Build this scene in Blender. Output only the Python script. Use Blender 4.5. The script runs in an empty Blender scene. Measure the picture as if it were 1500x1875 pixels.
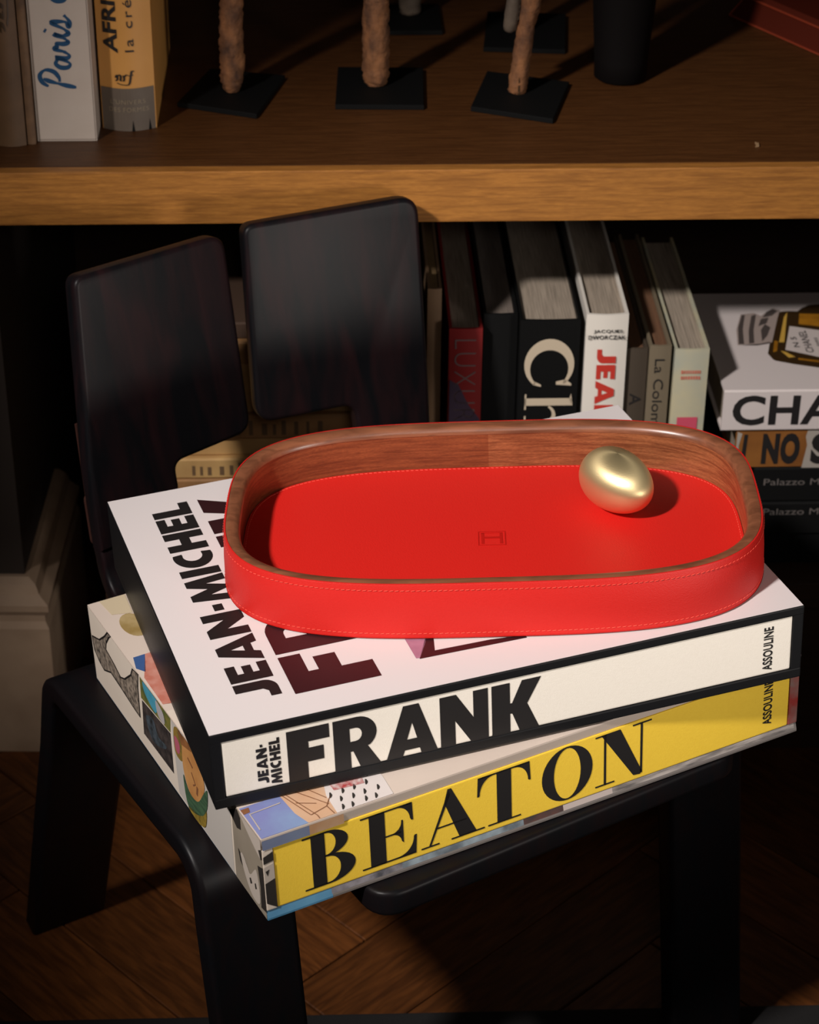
import bpy, bmesh, math, random
from mathutils import Matrix, Vector
from mathutils.geometry import tessellate_polygon
random.seed(7)
scene = bpy.context.scene
COL = scene.collection
R = math.radians

# ------------------------------------------------------------------ camera
cam_d = bpy.data.cameras.new('camera')
cam = bpy.data.objects.new('camera', cam_d)
COL.objects.link(cam)
cam_d.sensor_fit = 'VERTICAL'
cam_d.sensor_height = 36.0
cam_d.sensor_width = 28.8
cam_d.lens = 4003.36 / 1875 * 36.0
cam.matrix_world = Matrix(((1.0, -0.0087, 0.0, -0.0185), (0.0046, 0.5225, -0.8526, -1.129),
                           (0.0074, 0.8526, 0.5225, 1.1662), (0, 0, 0, 1)))
cam_d.dof.use_dof = True
cam_d.dof.focus_distance = 1.30
cam_d.dof.aperture_fstop = 15
cam_d.clip_start = 0.02
scene.camera = cam

# ------------------------------------------------------------------ world, lights, exposure
world = bpy.data.worlds.new('world')
scene.world = world
world.use_nodes = True
world.node_tree.nodes['Background'].inputs['Color'].default_value = (1.0, 0.72, 0.52, 1)
world.node_tree.nodes['Background'].inputs['Strength'].default_value = 0.006

def aim(o, target):
    d = Vector(target) - o.location
    o.rotation_euler = d.to_track_quat('-Z', 'Y').to_euler()

def spot(name, loc, target, energy, color, angle, blend, radius):
    l = bpy.data.lights.new(name, 'SPOT')
    l.energy = energy; l.color = color; l.spot_size = R(angle); l.spot_blend = blend
    l.shadow_soft_size = radius
    o = bpy.data.objects.new(name, l); COL.objects.link(o)
    o.location = loc; aim(o, target)
    return o

def area(name, loc, target, energy, color, sx, sy):
    l = bpy.data.lights.new(name, 'AREA')
    l.energy = energy; l.color = color; l.shape = 'RECTANGLE'; l.size = sx; l.size_y = sy
    o = bpy.data.objects.new(name, l); COL.objects.link(o)
    o.location = loc; aim(o, target)
    return o

spot('key_spotlight', (-1.00, -1.16, 1.88), (0.11, 0.09, 0.45), 240, (1.0, 0.94, 0.90), 32, 1.0, 0.07)
spot('side_spotlight', (0.96, -1.12, 0.66), (0.03, 0.04, 0.49), 37, (1.0, 0.93, 0.86), 30, 0.9, 0.14)
spot('camera_fill', (0.06, -1.15, 1.24), (0.00, 0.20, 0.46), 7, (1.0, 0.92, 0.85), 40, 0.9, 0.10)
area('cool_area_fill', (1.9, -0.9, 0.9), (0.1, 0.2, 0.5), 0.45, (0.90, 0.90, 1.0), 0.9, 1.2)  # dim cool fill light added at the right, no window modelled

scene.view_settings.view_transform = 'Standard'
scene.view_settings.look = 'None'
scene.view_settings.exposure = 0.0
scene.view_settings.gamma = 1.0
scene.view_settings.use_curve_mapping = False

# ------------------------------------------------------------------ frames (local axes of the furniture)
def frame(rows, o):
    return Matrix(((*rows[0], o[0]), (*rows[1], o[1]), (*rows[2], o[2]), (0, 0, 0, 1)))
M_FRANK = frame(((0.94695, -0.31830, -0.04464), (0.31956, 0.94724, 0.02534), (0.03422, -0.03826, 0.99868)), (-0.1271, -0.1782, 0.4386))
M_BEATON = frame(((0.8865, -0.4606, -0.0446), (0.4619, 0.8866, 0.0253), (0.0279, -0.0431, 0.9987)), (-0.0955, -0.2061, 0.3310))
M_CHAIR = frame(((0.8565, -0.5142, -0.0446), (0.5155, 0.8565, 0.0253), (0.0252, -0.0447, 0.9987)), (-0.1222, -0.1809, 0.3291))
# the bookcase is measured in units of 0.868 m from its own datum, 0.154 m above the floor
CU = 0.868
M_CASE0 = Matrix.Translation((-0.00244, 0.34703, 0.15394)) @ Matrix.Rotation(R(2.4), 4, 'Z')
def in_case(sx, dy, zz):
    return M_CASE0 @ Matrix.Translation((sx * CU, dy * CU, zz * CU))
UNIT = {}

# ------------------------------------------------------------------ materials
MATS = {}
def mat(name, color, rough=0.6, metal=0.0, spec=0.5, coat=0.0, coat_rough=0.1, noise=None, bump=None, grain=None,
        sheen=0.0, aniso=0.0):
    """noise=(scale, amount, colour2[, stretch]); bump=(scale, strength[, stretch]); grain=(scale, stretch, colour2, amount)"""
    if name in MATS:
        return MATS[name]
    m = bpy.data.materials.new(name); m.use_nodes = True
    nt = m.node_tree; n = nt.nodes; lk = nt.links
    b = n['Principled BSDF']
    b.inputs['Base Color'].default_value = (*color, 1)
    b.inputs['Roughness'].default_value = rough
    b.inputs['Metallic'].default_value = metal
    b.inputs['Specular IOR Level'].default_value = spec
    b.inputs['Coat Weight'].default_value = coat
    b.inputs['Coat Roughness'].default_value = coat_rough
    b.inputs['Sheen Weight'].default_value = sheen
    b.inputs['Anisotropic'].default_value = aniso
    tc = n.new('ShaderNodeTexCoord')
    col_out = None
    def mapped(stretch):
        mp = n.new('ShaderNodeMapping'); mp.inputs['Scale'].default_value = stretch
        lk.new(tc.outputs['Object'], mp.inputs['Vector']); return mp.outputs['Vector']
    def mix(a, bcol, fac):
        x = n.new('ShaderNodeMix'); x.data_type = 'RGBA'
        if isinstance(a, tuple): x.inputs[6].default_value = (*a, 1)
        else: lk.new(a, x.inputs[6])
        x.inputs[7].default_value = (*bcol, 1)
        lk.new(fac, x.inputs[0]); return x.outputs[2]
    if grain:
        sc, st, c2, amt = grain
        v = mapped(st)
        t = n.new('ShaderNodeTexNoise'); t.inputs['Scale'].default_value = sc; t.inputs['Detail'].default_value = 6
        t.inputs['Distortion'].default_value = 0.6
        lk.new(v, t.inputs['Vector'])
        r = n.new('ShaderNodeMapRange'); r.inputs[1].default_value = 0.38; r.inputs[2].default_value = 0.66
        r.inputs[4].default_value = amt
        lk.new(t.outputs['Fac'], r.inputs[0])
        col_out = mix(color, c2, r.outputs[0])
    if noise:
        sc, amt, c2 = noise[:3]
        v = mapped(noise[3] if len(noise) > 3 else (1, 1, 1))
        t = n.new('ShaderNodeTexNoise'); t.inputs['Scale'].default_value = sc; t.inputs['Detail'].default_value = 4
        lk.new(v, t.inputs['Vector'])
        r = n.new('ShaderNodeMapRange'); r.inputs[1].default_value = 0.35; r.inputs[2].default_value = 0.7
        r.inputs[4].default_value = amt
        lk.new(t.outputs['Fac'], r.inputs[0])
        col_out = mix(col_out if col_out else color, c2, r.outputs[0])
    if col_out:
        lk.new(col_out, b.inputs['Base Color'])
    if bump:
        v = mapped(bump[2] if len(bump) > 2 else (1, 1, 1))
        t = n.new('ShaderNodeTexNoise'); t.inputs['Scale'].default_value = bump[0]; t.inputs['Detail'].default_value = 3
        lk.new(v, t.inputs['Vector'])
        bp = n.new('ShaderNodeBump'); bp.inputs['Strength'].default_value = bump[1]; bp.inputs['Distance'].default_value = 0.001
        lk.new(t.outputs['Fac'], bp.inputs['Height']); lk.new(bp.outputs['Normal'], b.inputs['Normal'])
    MATS[name] = m
    return m

def vary(m, amount):
    """per-object brightness variation of a material's base colour"""
    nt = m.node_tree; b = nt.nodes['Principled BSDF']
    info = nt.nodes.new('ShaderNodeObjectInfo')
    mr = nt.nodes.new('ShaderNodeMapRange'); mr.inputs[3].default_value = 1 - amount; mr.inputs[4].default_value = 1 + amount
    nt.links.new(info.outputs['Random'], mr.inputs[0])
    hs = nt.nodes.new('ShaderNodeHueSaturation')
    src = b.inputs['Base Color'].links
    if src: nt.links.new(src[0].from_socket, hs.inputs['Color'])
    else: hs.inputs['Color'].default_value = b.inputs['Base Color'].default_value
    nt.links.new(mr.outputs[0], hs.inputs['Value'])
    nt.links.new(hs.outputs[0], b.inputs['Base Color'])

oak = mat('oak_shelf_lit', (0.42, 0.175, 0.036), 0.45, spec=0.35, grain=(26, (1, 14, 14), (0.22, 0.085, 0.019), 0.8), noise=(160, 0.45, (0.20, 0.075, 0.016), (1, 9, 9)), bump=(300, 0.12, (1, 12, 12)))  # front edge of the shelf, light falling on it put into the colour
oak_top_shaded = mat('oak_shelf_shaded', (0.098, 0.036, 0.0095), 0.45, spec=0.35, grain=(26, (1, 14, 14), (0.050, 0.017, 0.0042), 0.8), noise=(160, 0.45, (0.045, 0.015, 0.0036), (1, 9, 9)), bump=(300, 0.12, (1, 12, 12)))  # same oak darkened in colour for the dimmer light on the shelf top
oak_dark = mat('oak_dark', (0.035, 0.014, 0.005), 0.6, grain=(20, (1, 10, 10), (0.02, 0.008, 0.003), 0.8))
parquet = mat('parquet_oak', (0.150, 0.048, 0.0105), 0.5, spec=0.3, grain=(14, (1.6, 14, 1), (0.055, 0.017, 0.004), 0.9), noise=(40, 0.5, (0.07, 0.022, 0.005), (1, 3, 1)), bump=(120, 0.15, (1, 8, 1)))
vary(parquet, 0.28)
black_ply = mat('black_stained_wood', (0.0045, 0.0045, 0.0055), 0.42, spec=0.13, grain=(7, (9, 9, 0.7), (0.021, 0.0070, 0.0078), 0.6), coat=0.05, coat_rough=0.35, bump=(60, 0.03, (6, 6, 1)))
black_seat = mat('black_stained_seat', (0.0045, 0.0045, 0.0055), 0.42, spec=0.14, grain=(9, (10, 0.8, 4), (0.010, 0.0045, 0.0045), 0.5), coat=0.06, coat_rough=0.35)
white_paint = mat('old_white_paint', (0.42, 0.29, 0.195), 0.6, noise=(30, 0.5, (0.28, 0.18, 0.115)), bump=(60, 0.1))
wall_dark = mat('dark_wall_paint', (0.028, 0.018, 0.013), 0.8)
leather = mat('red_leather', (0.68, 0.017, 0.012), 0.46, spec=0.35, noise=(900, 0.35, (0.62, 0.013, 0.009)), bump=(1500, 0.22))
band_leather_dimmed = mat('red_leather_dimmed', (0.57, 0.016, 0.012), 0.48, spec=0.32, noise=(900, 0.35, (0.52, 0.013, 0.009)), bump=(1500, 0.22))  # same leather, darkened in colour to offset strong light on the front
leather_dark = mat('red_leather_embossed', (0.48, 0.009, 0.006), 0.45, spec=0.3)
thread = mat('red_thread', (0.86, 0.09, 0.06), 0.5)
walnut = mat('walnut', (0.30, 0.090, 0.032), 0.36, grain=(42, (1, 1, 14), (0.15, 0.042, 0.016), 0.9), noise=(420, 0.6, (0.085, 0.022, 0.010), (1, 1, 9)), coat=0.15, coat_rough=0.3)
walnut_rim = mat('walnut_rim', (0.24, 0.085, 0.040), 0.34, grain=(36, (1, 4, 10), (0.12, 0.042, 0.020), 0.8), coat=0.2, coat_rough=0.28)
brass = mat('brushed_brass', (0.84, 0.67, 0.36), 0.44, metal=0.85, aniso=0.6, bump=(500, 0.05, (1, 1, 6)))
case_black = mat('black_slipcase_paper', (0.007, 0.007, 0.008), 0.45, spec=0.28)
white_print = mat('white_cover_paper', (0.71, 0.655, 0.645), 0.5, spec=0.4)
white_cloth = mat('off_white_cloth', (0.90, 0.83, 0.73), 0.75, noise=(600, 0.25, (0.82, 0.75, 0.65)), bump=(1600, 0.15))
yellow_cloth = mat('yellow_cloth', (0.96, 0.64, 0.048), 0.7, noise=(500, 0.3, (0.88, 0.56, 0.035)), bump=(1600, 0.15))
ink = mat('black_ink', (0.012, 0.010, 0.010), 0.5)
ink_red_tinted = mat('red_tinted_black_ink', (0.030, 0.008, 0.010), 0.4)  # red bounce off the tray put into the title ink's colour
cream = mat('cream_paper', (0.72, 0.62, 0.52), 0.55, noise=(25, 0.3, (0.62, 0.52, 0.42)))
pages = mat('page_edges', (0.38, 0.31, 0.24), 0.8, noise=(90, 0.8, (0.15, 0.12, 0.09), (14, 0.3, 0.3)), bump=(120, 0.3, (14, 0.2, 0.2)))
pages_dark = mat('tinted_page_edges', (0.20, 0.16, 0.13), 0.8, noise=(90, 0.8, (0.10, 0.08, 0.07), (14, 0.3, 0.3)))
old_pages = mat('yellowed_pages', (0.33, 0.21, 0.095), 0.85, noise=(60, 0.8, (0.17, 0.10, 0.045), (0.3, 0.3, 12)))

# ------------------------------------------------------------------ object helpers
def link(o, parent=None):
    COL.objects.link(o)
    if parent is not None:
        o.parent = parent
    return o

def thing(name, label, cat, m, group=None, unit=1.0):
    o = bpy.data.objects.new(name, None); o.empty_display_size = 0.02
    UNIT[o.name] = unit
    COL.objects.link(o); o.matrix_world = m
    o['label'] = label; o['category'] = cat
    if group: o['group'] = group
    return o

def obj(name, bm, material, parent=None, smooth=False, label=None):
    me = bpy.data.meshes.new(name)
    if parent is not None and UNIT.get(parent.name, 1.0) != 1.0:
        for v in bm.verts: v.co *= UNIT[parent.name]
    bm.to_mesh(me); bm.free()
    if smooth:
        for p in me.polygons: p.use_smooth = True
    if material: me.materials.append(material)
    o = bpy.data.objects.new(name, me)
    link(o, parent)
    if label: o['label'] = label
    return o

def smooth_by_angle(o, deg=35):
    me = o.data
    for p in me.polygons: p.use_smooth = True
    bm = bmesh.new(); bm.from_mesh(me)
    lim = R(deg)
    for e in bm.edges:
        if len(e.link_faces) == 2 and e.calc_face_angle(0) > lim: e.smooth = False
    bm.to_mesh(me); bm.free()
    return o

def box(x0, x1, y0, y1, z0, z1, bevel=0.0, seg=2):
    bm = bmesh.new()
    bmesh.ops.create_cube(bm, size=1)
    for v in bm.verts:
        v.co = Vector((x0 + (v.co.x + .5) * (x1 - x0), y0 + (v.co.y + .5) * (y1 - y0), z0 + (v.co.z + .5) * (z1 - z0)))
    if bevel:
        bmesh.ops.bevel(bm, geom=list(bm.edges), offset=bevel, segments=seg, profile=0.7, affect='EDGES')
    return bm

def merge(*bms):
    out = bms[0]
    for b in bms[1:]:
        me = bpy.data.meshes.new('tmp'); b.to_mesh(me); b.free()
        out.from_mesh(me); bpy.data.meshes.remove(me)
    return out

def prism(outline, f, t0, t1, bevel=0.0, seg=3):
    """outline: 2D points (CCW); f(u, v, w) -> 3D; extruded from w=t0 to w=t1"""
    bm = bmesh.new()
    a = [bm.verts.new(f(u, v, t0)) for u, v in outline]
    b = [bm.verts.new(f(u, v, t1)) for u, v in outline]
    bm.faces.new(a[::-1]); bm.faces.new(b)
    n = len(a)
    for i in range(n):
        bm.faces.new((a[i], a[(i + 1) % n], b[(i + 1) % n], b[i]))
    bmesh.ops.recalc_face_normals(bm, faces=bm.faces)
    if bevel:
        caps = [e for e in bm.edges if all(v in set(a) for v in e.verts) or all(v in set(b) for v in e.verts)]
        bmesh.ops.bevel(bm, geom=caps, offset=bevel, segments=seg, profile=0.6, affect='EDGES')
    return bm

def round_corners(pts, radii, n=7):
    out = []
    N = len(pts)
    for i in range(N):
        p = Vector(pts[i]); a = Vector(pts[i - 1]); b = Vector(pts[(i + 1) % N])
        r = radii[i] if isinstance(radii, (list, tuple)) else radii
        da = (a - p); db = (b - p)
        la, lb = da.length, db.length
        if r <= 0 or la < 1e-6 or lb < 1e-6:
            out.append(tuple(p)); continue
        da /= la; db /= lb
        ang = math.acos(max(-1, min(1, da.dot(db))))
        if ang > math.pi - 0.02:
            out.append(tuple(p)); continue
        t = min(r / math.tan(ang / 2), la * .48, lb * .48)
        p0 = p + da * t; p1 = p + db * t
        for k in range(n + 1):
            s = k / n
            out.append(tuple(p0 * (1 - s) ** 2 + p * (2 * s * (1 - s)) + p1 * s * s))
    return out

def tube(path, radii, n=12, jitter=0.0):
    bm = bmesh.new()
    rings = []
    for i, p in enumerate(path):
        p = Vector(p)
        d = (Vector(path[min(i + 1, len(path) - 1)]) - Vector(path[max(i - 1, 0)])).normalized()
        u = d.orthogonal().normalized() if abs(d.x) < .99 else Vector((0, 1, 0))
        u = (Vector((1, 0, 0)) - d * d.x).normalized(); w = d.cross(u)
        ring = []
        for k in range(n):
            a = 2 * math.pi * k / n
            r = radii[i] * (1 + random.uniform(-jitter, jitter))
            ring.append(bm.verts.new(p + u * math.cos(a) * r + w * math.sin(a) * r))
        rings.append(ring)
    for a, b in zip(rings, rings[1:]):
        for k in range(n):
            bm.faces.new((a[k], a[(k + 1) % n], b[(k + 1) % n], b[k]))
    bm.faces.new(rings[0][::-1]); bm.faces.new(rings[-1])
    return bm

# ------------------------------------------------------------------ flat print (lettering, pictures) laid on faces
def arc(cx, cy, rx, ry, a0, a1, n=14):
    return [(cx + rx * math.cos(R(a0 + (a1 - a0) * i / n)), cy + ry * math.sin(R(a0 + (a1 - a0) * i / n))) for i in range(n + 1)]

def rect(x0, y0, x1, y1):
    return [(x0, y0), (x1, y0), (x1, y1), (x0, y1)]

def ribbon(pts, widths):
    """list of quads for a stroke through pts with a width at each point"""
    q = []
    N = len(pts)
    L, Rr = [], []
    for i in range(N):
        p = Vector(pts[i]); d = Vector(pts[min(i + 1, N - 1)]) - Vector(pts[max(i - 1, 0)])
        d.normalize(); nrm = Vector((-d.y, d.x)); w = widths[i] if isinstance(widths, (list, tuple)) else widths
        L.append(tuple(p + nrm * w / 2)); Rr.append(tuple(p - nrm * w / 2))
    for i in range(N - 1):
        q.append([[Rr[i], Rr[i + 1], L[i + 1], L[i]]])
    return q

def spline(pts, n=8):
    out = []
    N = len(pts)
    for i in range(N - 1):
        p0 = Vector(pts[max(i - 1, 0)]); p1 = Vector(pts[i]); p2 = Vector(pts[i + 1]); p3 = Vector(pts[min(i + 2, N - 1)])
        for k in range(n):
            t = k / n
            out.append(tuple(0.5 * ((2 * p1) + (p2 - p0) * t + (2 * p0 - 5 * p1 + 4 * p2 - p3) * t * t + (3 * p1 - p0 - 3 * p2 + p3) * t ** 3)))
    out.append(tuple(pts[-1]))
    return out

def print_on(name, parent, pieces, o, xd, yd, material, lift=0.00025, label=None):
    """pieces: list of [outer, hole, ...] loops in 2D, placed at o + x*xd + y*yd (local to parent)"""
    o = Vector(o); xd = Vector(xd); yd = Vector(yd)
    nrm = xd.cross(yd).normalized() * lift
    bm = bmesh.new()
    for loops in pieces:
        flat = [p for l in loops for p in l]
        vs = [bm.verts.new(o + xd * p[0] + yd * p[1] + nrm) for p in flat]
        tris = tessellate_polygon([[Vector((p[0], p[1], 0)) for p in l] for l in loops])
        for t in tris:
            try: bm.faces.new([vs[i] for i in t])
            except ValueError: pass
    bm.normal_update()
    want = xd.cross(yd)
    for f in bm.faces:
        if f.normal.dot(want) < 0: f.normal_flip()
    return obj(name, bm, material, parent, label=label)

def font_pieces(text, bold=0.0, spacing=1.0, shear=0.0):
    """triangles of the built-in font, cap height scaled to about 1"""
    cu = bpy.data.curves.new('t', 'FONT'); cu.body = text; cu.size = 1.0; cu.offset = bold; cu.space_character = spacing
    cu.shear = shear; cu.resolution_u = 4; cu.fill_mode = 'FRONT'
    ob = bpy.data.objects.new('t', cu); COL.objects.link(ob)
    dg = bpy.context.evaluated_depsgraph_get()
    me = bpy.data.meshes.new_from_object(ob.evaluated_get(dg))
    out = [[[tuple(me.vertices[i].co.xy) for i in p.vertices]] for p in me.polygons]
    bpy.data.objects.remove(ob); bpy.data.curves.remove(cu); bpy.data.meshes.remove(me)
    return out

def fit(pieces, x0, x1, y0, y1):
    xs = [p[0] for l in pieces for q in l for p in q]; ys = [p[1] for l in pieces for q in l for p in q]
    ax, bx, ay, by = min(xs), max(xs), min(ys), max(ys)
    sx = (x1 - x0) / (bx - ax); sy = (y1 - y0) / (by - ay)
    return [[[(x0 + (p[0] - ax) * sx, y0 + (p[1] - ay) * sy) for p in q] for q in l] for l in pieces]

HEAVY = {
 'F': (.80, [[[(0, 0), (.37, 0), (.37, .36), (.68, .36), (.68, .62), (.40, .62), (.40, .74), (.80, .74), (.80, 1), (0, 1)]]]),
 'R': (.90, [[[(0, 0), (.31, 0), (.31, .36), (.36, .36), (.50, 0), (.90, 0), (.64, .42)] + arc(.46, .68, .36, .32, -52, 90, 12) + [(0, 1)],
              [(.31, .55), (.31, .80)] + arc(.42, .675, .12, .125, 90, -90, 8)]]),
 'A': (1.0, [[[(0, 0), (.31, 0), (.37, .15), (.66, .15), (.70, 0), (1.02, 0), (.67, 1), (.37, 1)], [(.42, .35), (.615, .35), (.53, .66)]]]),
 'N': (.94, [[[(0, 0), (.29, 0), (.29, .50), (.62, 0), (.94, 0), (.94, 1), (.65, 1), (.65, .50), (.32, 1), (0, 1)]]]),
 'K': (.94, [[[(0, 0), (.36, 0), (.36, .40), (.40, .40), (.56, 0), (.95, 0), (.70, .54), (.98, 1), (.60, 1), (.40, .60), (.36, .60), (.36, 1), (0, 1)]]]),
 'J': (.60, [[[(.30, 1), (.60, 1), (.60, .30)] + arc(.30, .30, .30, .30, 0, -90, 8) + [(0, 0), (0, .25), (.20, .25), (.30, .36)]]]),
 'E': (.62, [[[(0, 0), (.62, 0), (.62, .24), (.29, .24), (.29, .39), (.57, .39), (.57, .61), (.29, .61), (.29, .76), (.62, .76), (.62, 1), (0, 1)]]]),
 'M': (1.1, [[[(0, 0), (.25, 0), (.32, .50), (.50, 0), (.62, 0), (.80, .50), (.86, 0), (1.12, 0), (.98, 1), (.74, 1), (.56, .52), (.38, 1), (.14, 1)]]]),
 'I': (.29, [[rect(0, 0, .29, 1)]]),
 'C': (.72, [[arc(.50, .5, .50, .5, 75, 285, 18) + [(.66, .25), (.62, .26)] + arc(.54, .5, .24, .25, 285, 75, 12) + [(.66, .75)]]]),
 'H': (.84, [[[(0, 0), (.29, 0), (.29, .37), (.55, .37), (.55, 0), (.84, 0), (.84, 1), (.55, 1), (.55, .63), (.29, .63), (.29, 1), (0, 1)]]]),
 'L': (.58, [[[(0, 0), (.58, 0), (.58, .26), (.29, .26), (.29, 1), (0, 1)]]]),
 'O': (.86, [[arc(.43, .5, .43, .5, 0, 360, 26)[:-1], arc(.43, .5, .14, .25, 0, 360, 18)[:-1]]]),
 'S': (.70, []),
 '-': (.34, [[rect(.04, .36, .30, .60)]]),
}
def heavy(text, gap=0.06):
    x = 0; out = []
    for ch in text:
        w, ps = HEAVY[ch]
        out += [[[(p[0] + x, p[1]) for p in l] for l in pc] for pc in ps]
        x += w + gap
    return out

def didone():
    """BEATON in high-contrast serif capitals; each letter in a unit box"""
    t = .030
    B = [[rect(.16, 0, .42, 1)], [rect(0, 1 - t, .5, 1)], [rect(0, 0, .5, t)],
         [[(.40, 1)] + arc(.46, .765, .40, .235, 90, -90, 16) + [(.40, .53)], [(.41, 1 - t)] + [(.41, .53 + t)] + arc(.44, .765, .185, .205, -90, 90, 14)],
         [[(.40, .555)] + arc(.48, .277, .50, .277, 90, -90, 18) + [(.40, 0)], [(.41, .555 - t)] + [(.41, t)] + arc(.46, .277, .235, .247, -90, 90, 14)]]
    E = [[rect(.14, 0, .40, 1)], [rect(0, 1 - t, .84, 1)], [rect(0, 0, .88, t)], [rect(.38, .485, .66, .515)],
         [[(.86, 1), (.58, 1 - t)] + arc(.60, .68, .22, .29, 88, 5, 8) + [(.84, .66), (.87, .66)]],
         [[(.90, 0), (.92, .36), (.89, .36)] + arc(.60, .34, .27, .31, 0, -88, 8) + [(.56, 0)]],
         [[(.70, .72), (.67, .72)] + arc(.50, .70, .17, .19, -5, -85, 6) + [(.50, .5)] + arc(.50, .30, .17, .19, 85, 5, 6) + [(.70, .28)]]]
    A = [[[(.13, t), (.165, t), (.50, .88), (.48, .98)]], [[(.46, 1), (.52, 1), (.93, 0), (.64, 0), (.40, .76)]], [rect(.24, .30, .76, .33)],
         [rect(0, 0, .30, t)], [rect(.50, 0, 1.06, t)]]
    T = [[rect(.36, 0, .64, 1)], [rect(0, 1 - t, 1, 1)], [rect(.18, 0, .82, t)],
         [[(0, 1), (-.02, .64), (.015, .64)] + arc(.30, .66, .27, .31, 180, 92, 8) + [(.34, 1)]],
         [[(1, 1), (.66, 1)] + arc(.70, .66, .27, .31, 88, 0, 8) + [(.985, .64), (1.02, .64)]]]
    O = [[arc(.5, .5, .5, .52, 0, 360, 40)[:-1], arc(.5, .5, .265, .49, 0, 360, 36)[:-1]]]
    N = [[rect(.15, 0, .19, 1)], [rect(.80, 0, .84, 1)], [rect(0, 0, .34, t)], [rect(.66, 1 - t, 1, 1)], [rect(0, 1 - t, .2, 1)],
         [[(.10, 1), (.44, 1), (.84, .02), (.80, -.02), (.68, 0)]]]
    spans = ((B, .0241, .0560), (E, .0600, .0950), (A, .0975, .1390), (T, .1345, .1700), (O, .1775, .2120), (N, .2140, .2530))
    out = []
    for g, a, b in spans:
        xs = [p[0] for l in g for q in l for p in q]
        mn, mx = min(xs), max(xs)
        out += [[[(a + (p[0] - mn) / (mx - mn) * (b - a), .0108 + p[1] * .0370) for p in q] for q in l] for l in g]
    return out

# ------------------------------------------------------------------ floor: herringbone oak planks
floor_base = obj('floor', box(-1.9, 1.9, -1.6, 1.6, -0.03, -0.0105), oak_dark)
floor_base['kind'] = 'structure'
PW, PL, g = 0.078, 0.390, 0.0012
plank_me = bpy.data.meshes.new('plank')
_bm = box(-PL / 2 + g / 2, PL / 2 - g / 2, -PW / 2 + g / 2, PW / 2 - g / 2, -0.012, 0.0, 0.0007, 1)
_bm.to_mesh(plank_me); _bm.free(); plank_me.materials.append(parquet)
Rp = Matrix.Rotation(R(45), 4, 'Z')
k = 5   # plank length / width
for i in range(-14, 15):
    for j in range(-6, 7):
        # classic herringbone tiling: unit cell with one horizontal and one vertical plank
        bx = (i + j * k) * PW; by = (i - j * k) * PW
        for vert in (0, 1):
            if not vert: c = Vector((bx + PL / 2, by + PW / 2, 0)); rz = 0
            else: c = Vector((bx + PL + PW / 2, by + PW - PL / 2, 0)); rz = 90
            cw = Rp @ c + Vector((-0.05, 0.25, 0))
            if -0.95 < cw.x < 0.95 and -0.55 < cw.y < 1.0:
                p = bpy.data.objects.new('plank', plank_me); link(p, floor_base)
                p.matrix_local = Matrix.Translation((cw.x, cw.y, random.uniform(-0.0002, 0.0003))) @ Matrix.Rotation(R(45 + rz), 4, 'Z')

wb = obj('wall_back', box(-2.2, 2.2, 1.12, 1.2, -0.03, 1.6), wall_dark); wb['kind'] = 'structure'
wl = obj('wall_left', box(-1.4, -0.338, 0.392, 1.12, 0.0, 1.6), wall_dark); wl['kind'] = 'structure'

# skirting with a moulded cap, turning the corner of the left wall
def skirting():
    prof = [(0, 0), (.020, 0), (.020, .128), (.017, .134), (.017, .140), (.021, .146), (.021, .152), (.013, .158), (.010, .166), (.004, .170), (0, .170)]
    path = [Vector((-1.4, 0.392)), Vector((-0.338, 0.392)), Vector((-0.338, 0.565))]
    bm = bmesh.new(); rings = []
    for i, p in enumerate(path):
        ring = []
        for off, z in prof:
            q = [p + Vector((0, -off)), p + Vector((off, -off)), p + Vector((off, 0))][i]
            ring.append(bm.verts.new((q.x, q.y, z + 0.0004)))
        rings.append(ring)
    n = len(prof)
    for a, b in zip(rings, rings[1:]):
        for q in range(n):
            bm.faces.new((a[q], a[(q + 1) % n], b[(q + 1) % n], b[q]))
    bm.faces.new(rings[0]); bm.faces.new(rings[-1][::-1])
    bmesh.ops.recalc_face_normals(bm, faces=bm.faces)
    return bm
sk = obj('baseboard_left', skirting(), white_paint); sk['kind'] = 'structure'

# ------------------------------------------------------------------ bookcase
bc = thing('bookcase', 'wide brown wooden bookcase with a thick shelf running behind the chair', 'bookcase', in_case(0, 0, 0), None, CU)
obj('shelf_board', box(-0.370, 1.10, 0.0121, 0.50, 0.4112, 0.4584, 0.0006), oak_top_shaded, bc)
obj('front_lipping', box(-0.370, 1.10, 0.0, 0.0120, 0.4112, 0.4584, 0.0012), oak, bc, label='brown solid wood front edge, its lit tone put into the colour')
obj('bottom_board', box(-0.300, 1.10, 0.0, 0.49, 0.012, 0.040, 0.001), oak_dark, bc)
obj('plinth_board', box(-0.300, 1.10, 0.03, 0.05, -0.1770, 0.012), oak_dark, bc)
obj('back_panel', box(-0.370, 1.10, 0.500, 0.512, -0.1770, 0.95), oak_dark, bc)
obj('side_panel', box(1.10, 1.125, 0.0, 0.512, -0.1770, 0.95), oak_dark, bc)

# ------------------------------------------------------------------ books standing or lying in the bookcase
def U_section(w, depth, t, bulge, n=8):
    outer = [(0, depth), (0, .002)]
    inner = [(t, depth), (t, t + .001)]
    for i in range(n + 1):
        u = i / n
        outer.append((u * w, -bulge * math.sin(math.pi * u)))
        inner.append((t + u * (w - 2 * t), t - bulge * math.sin(math.pi * u)))
    outer += [(w, .002), (w, depth)]
    inner += [(w - t, t + .001), (w - t, depth)]
    return outer + inner[::-1]

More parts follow.
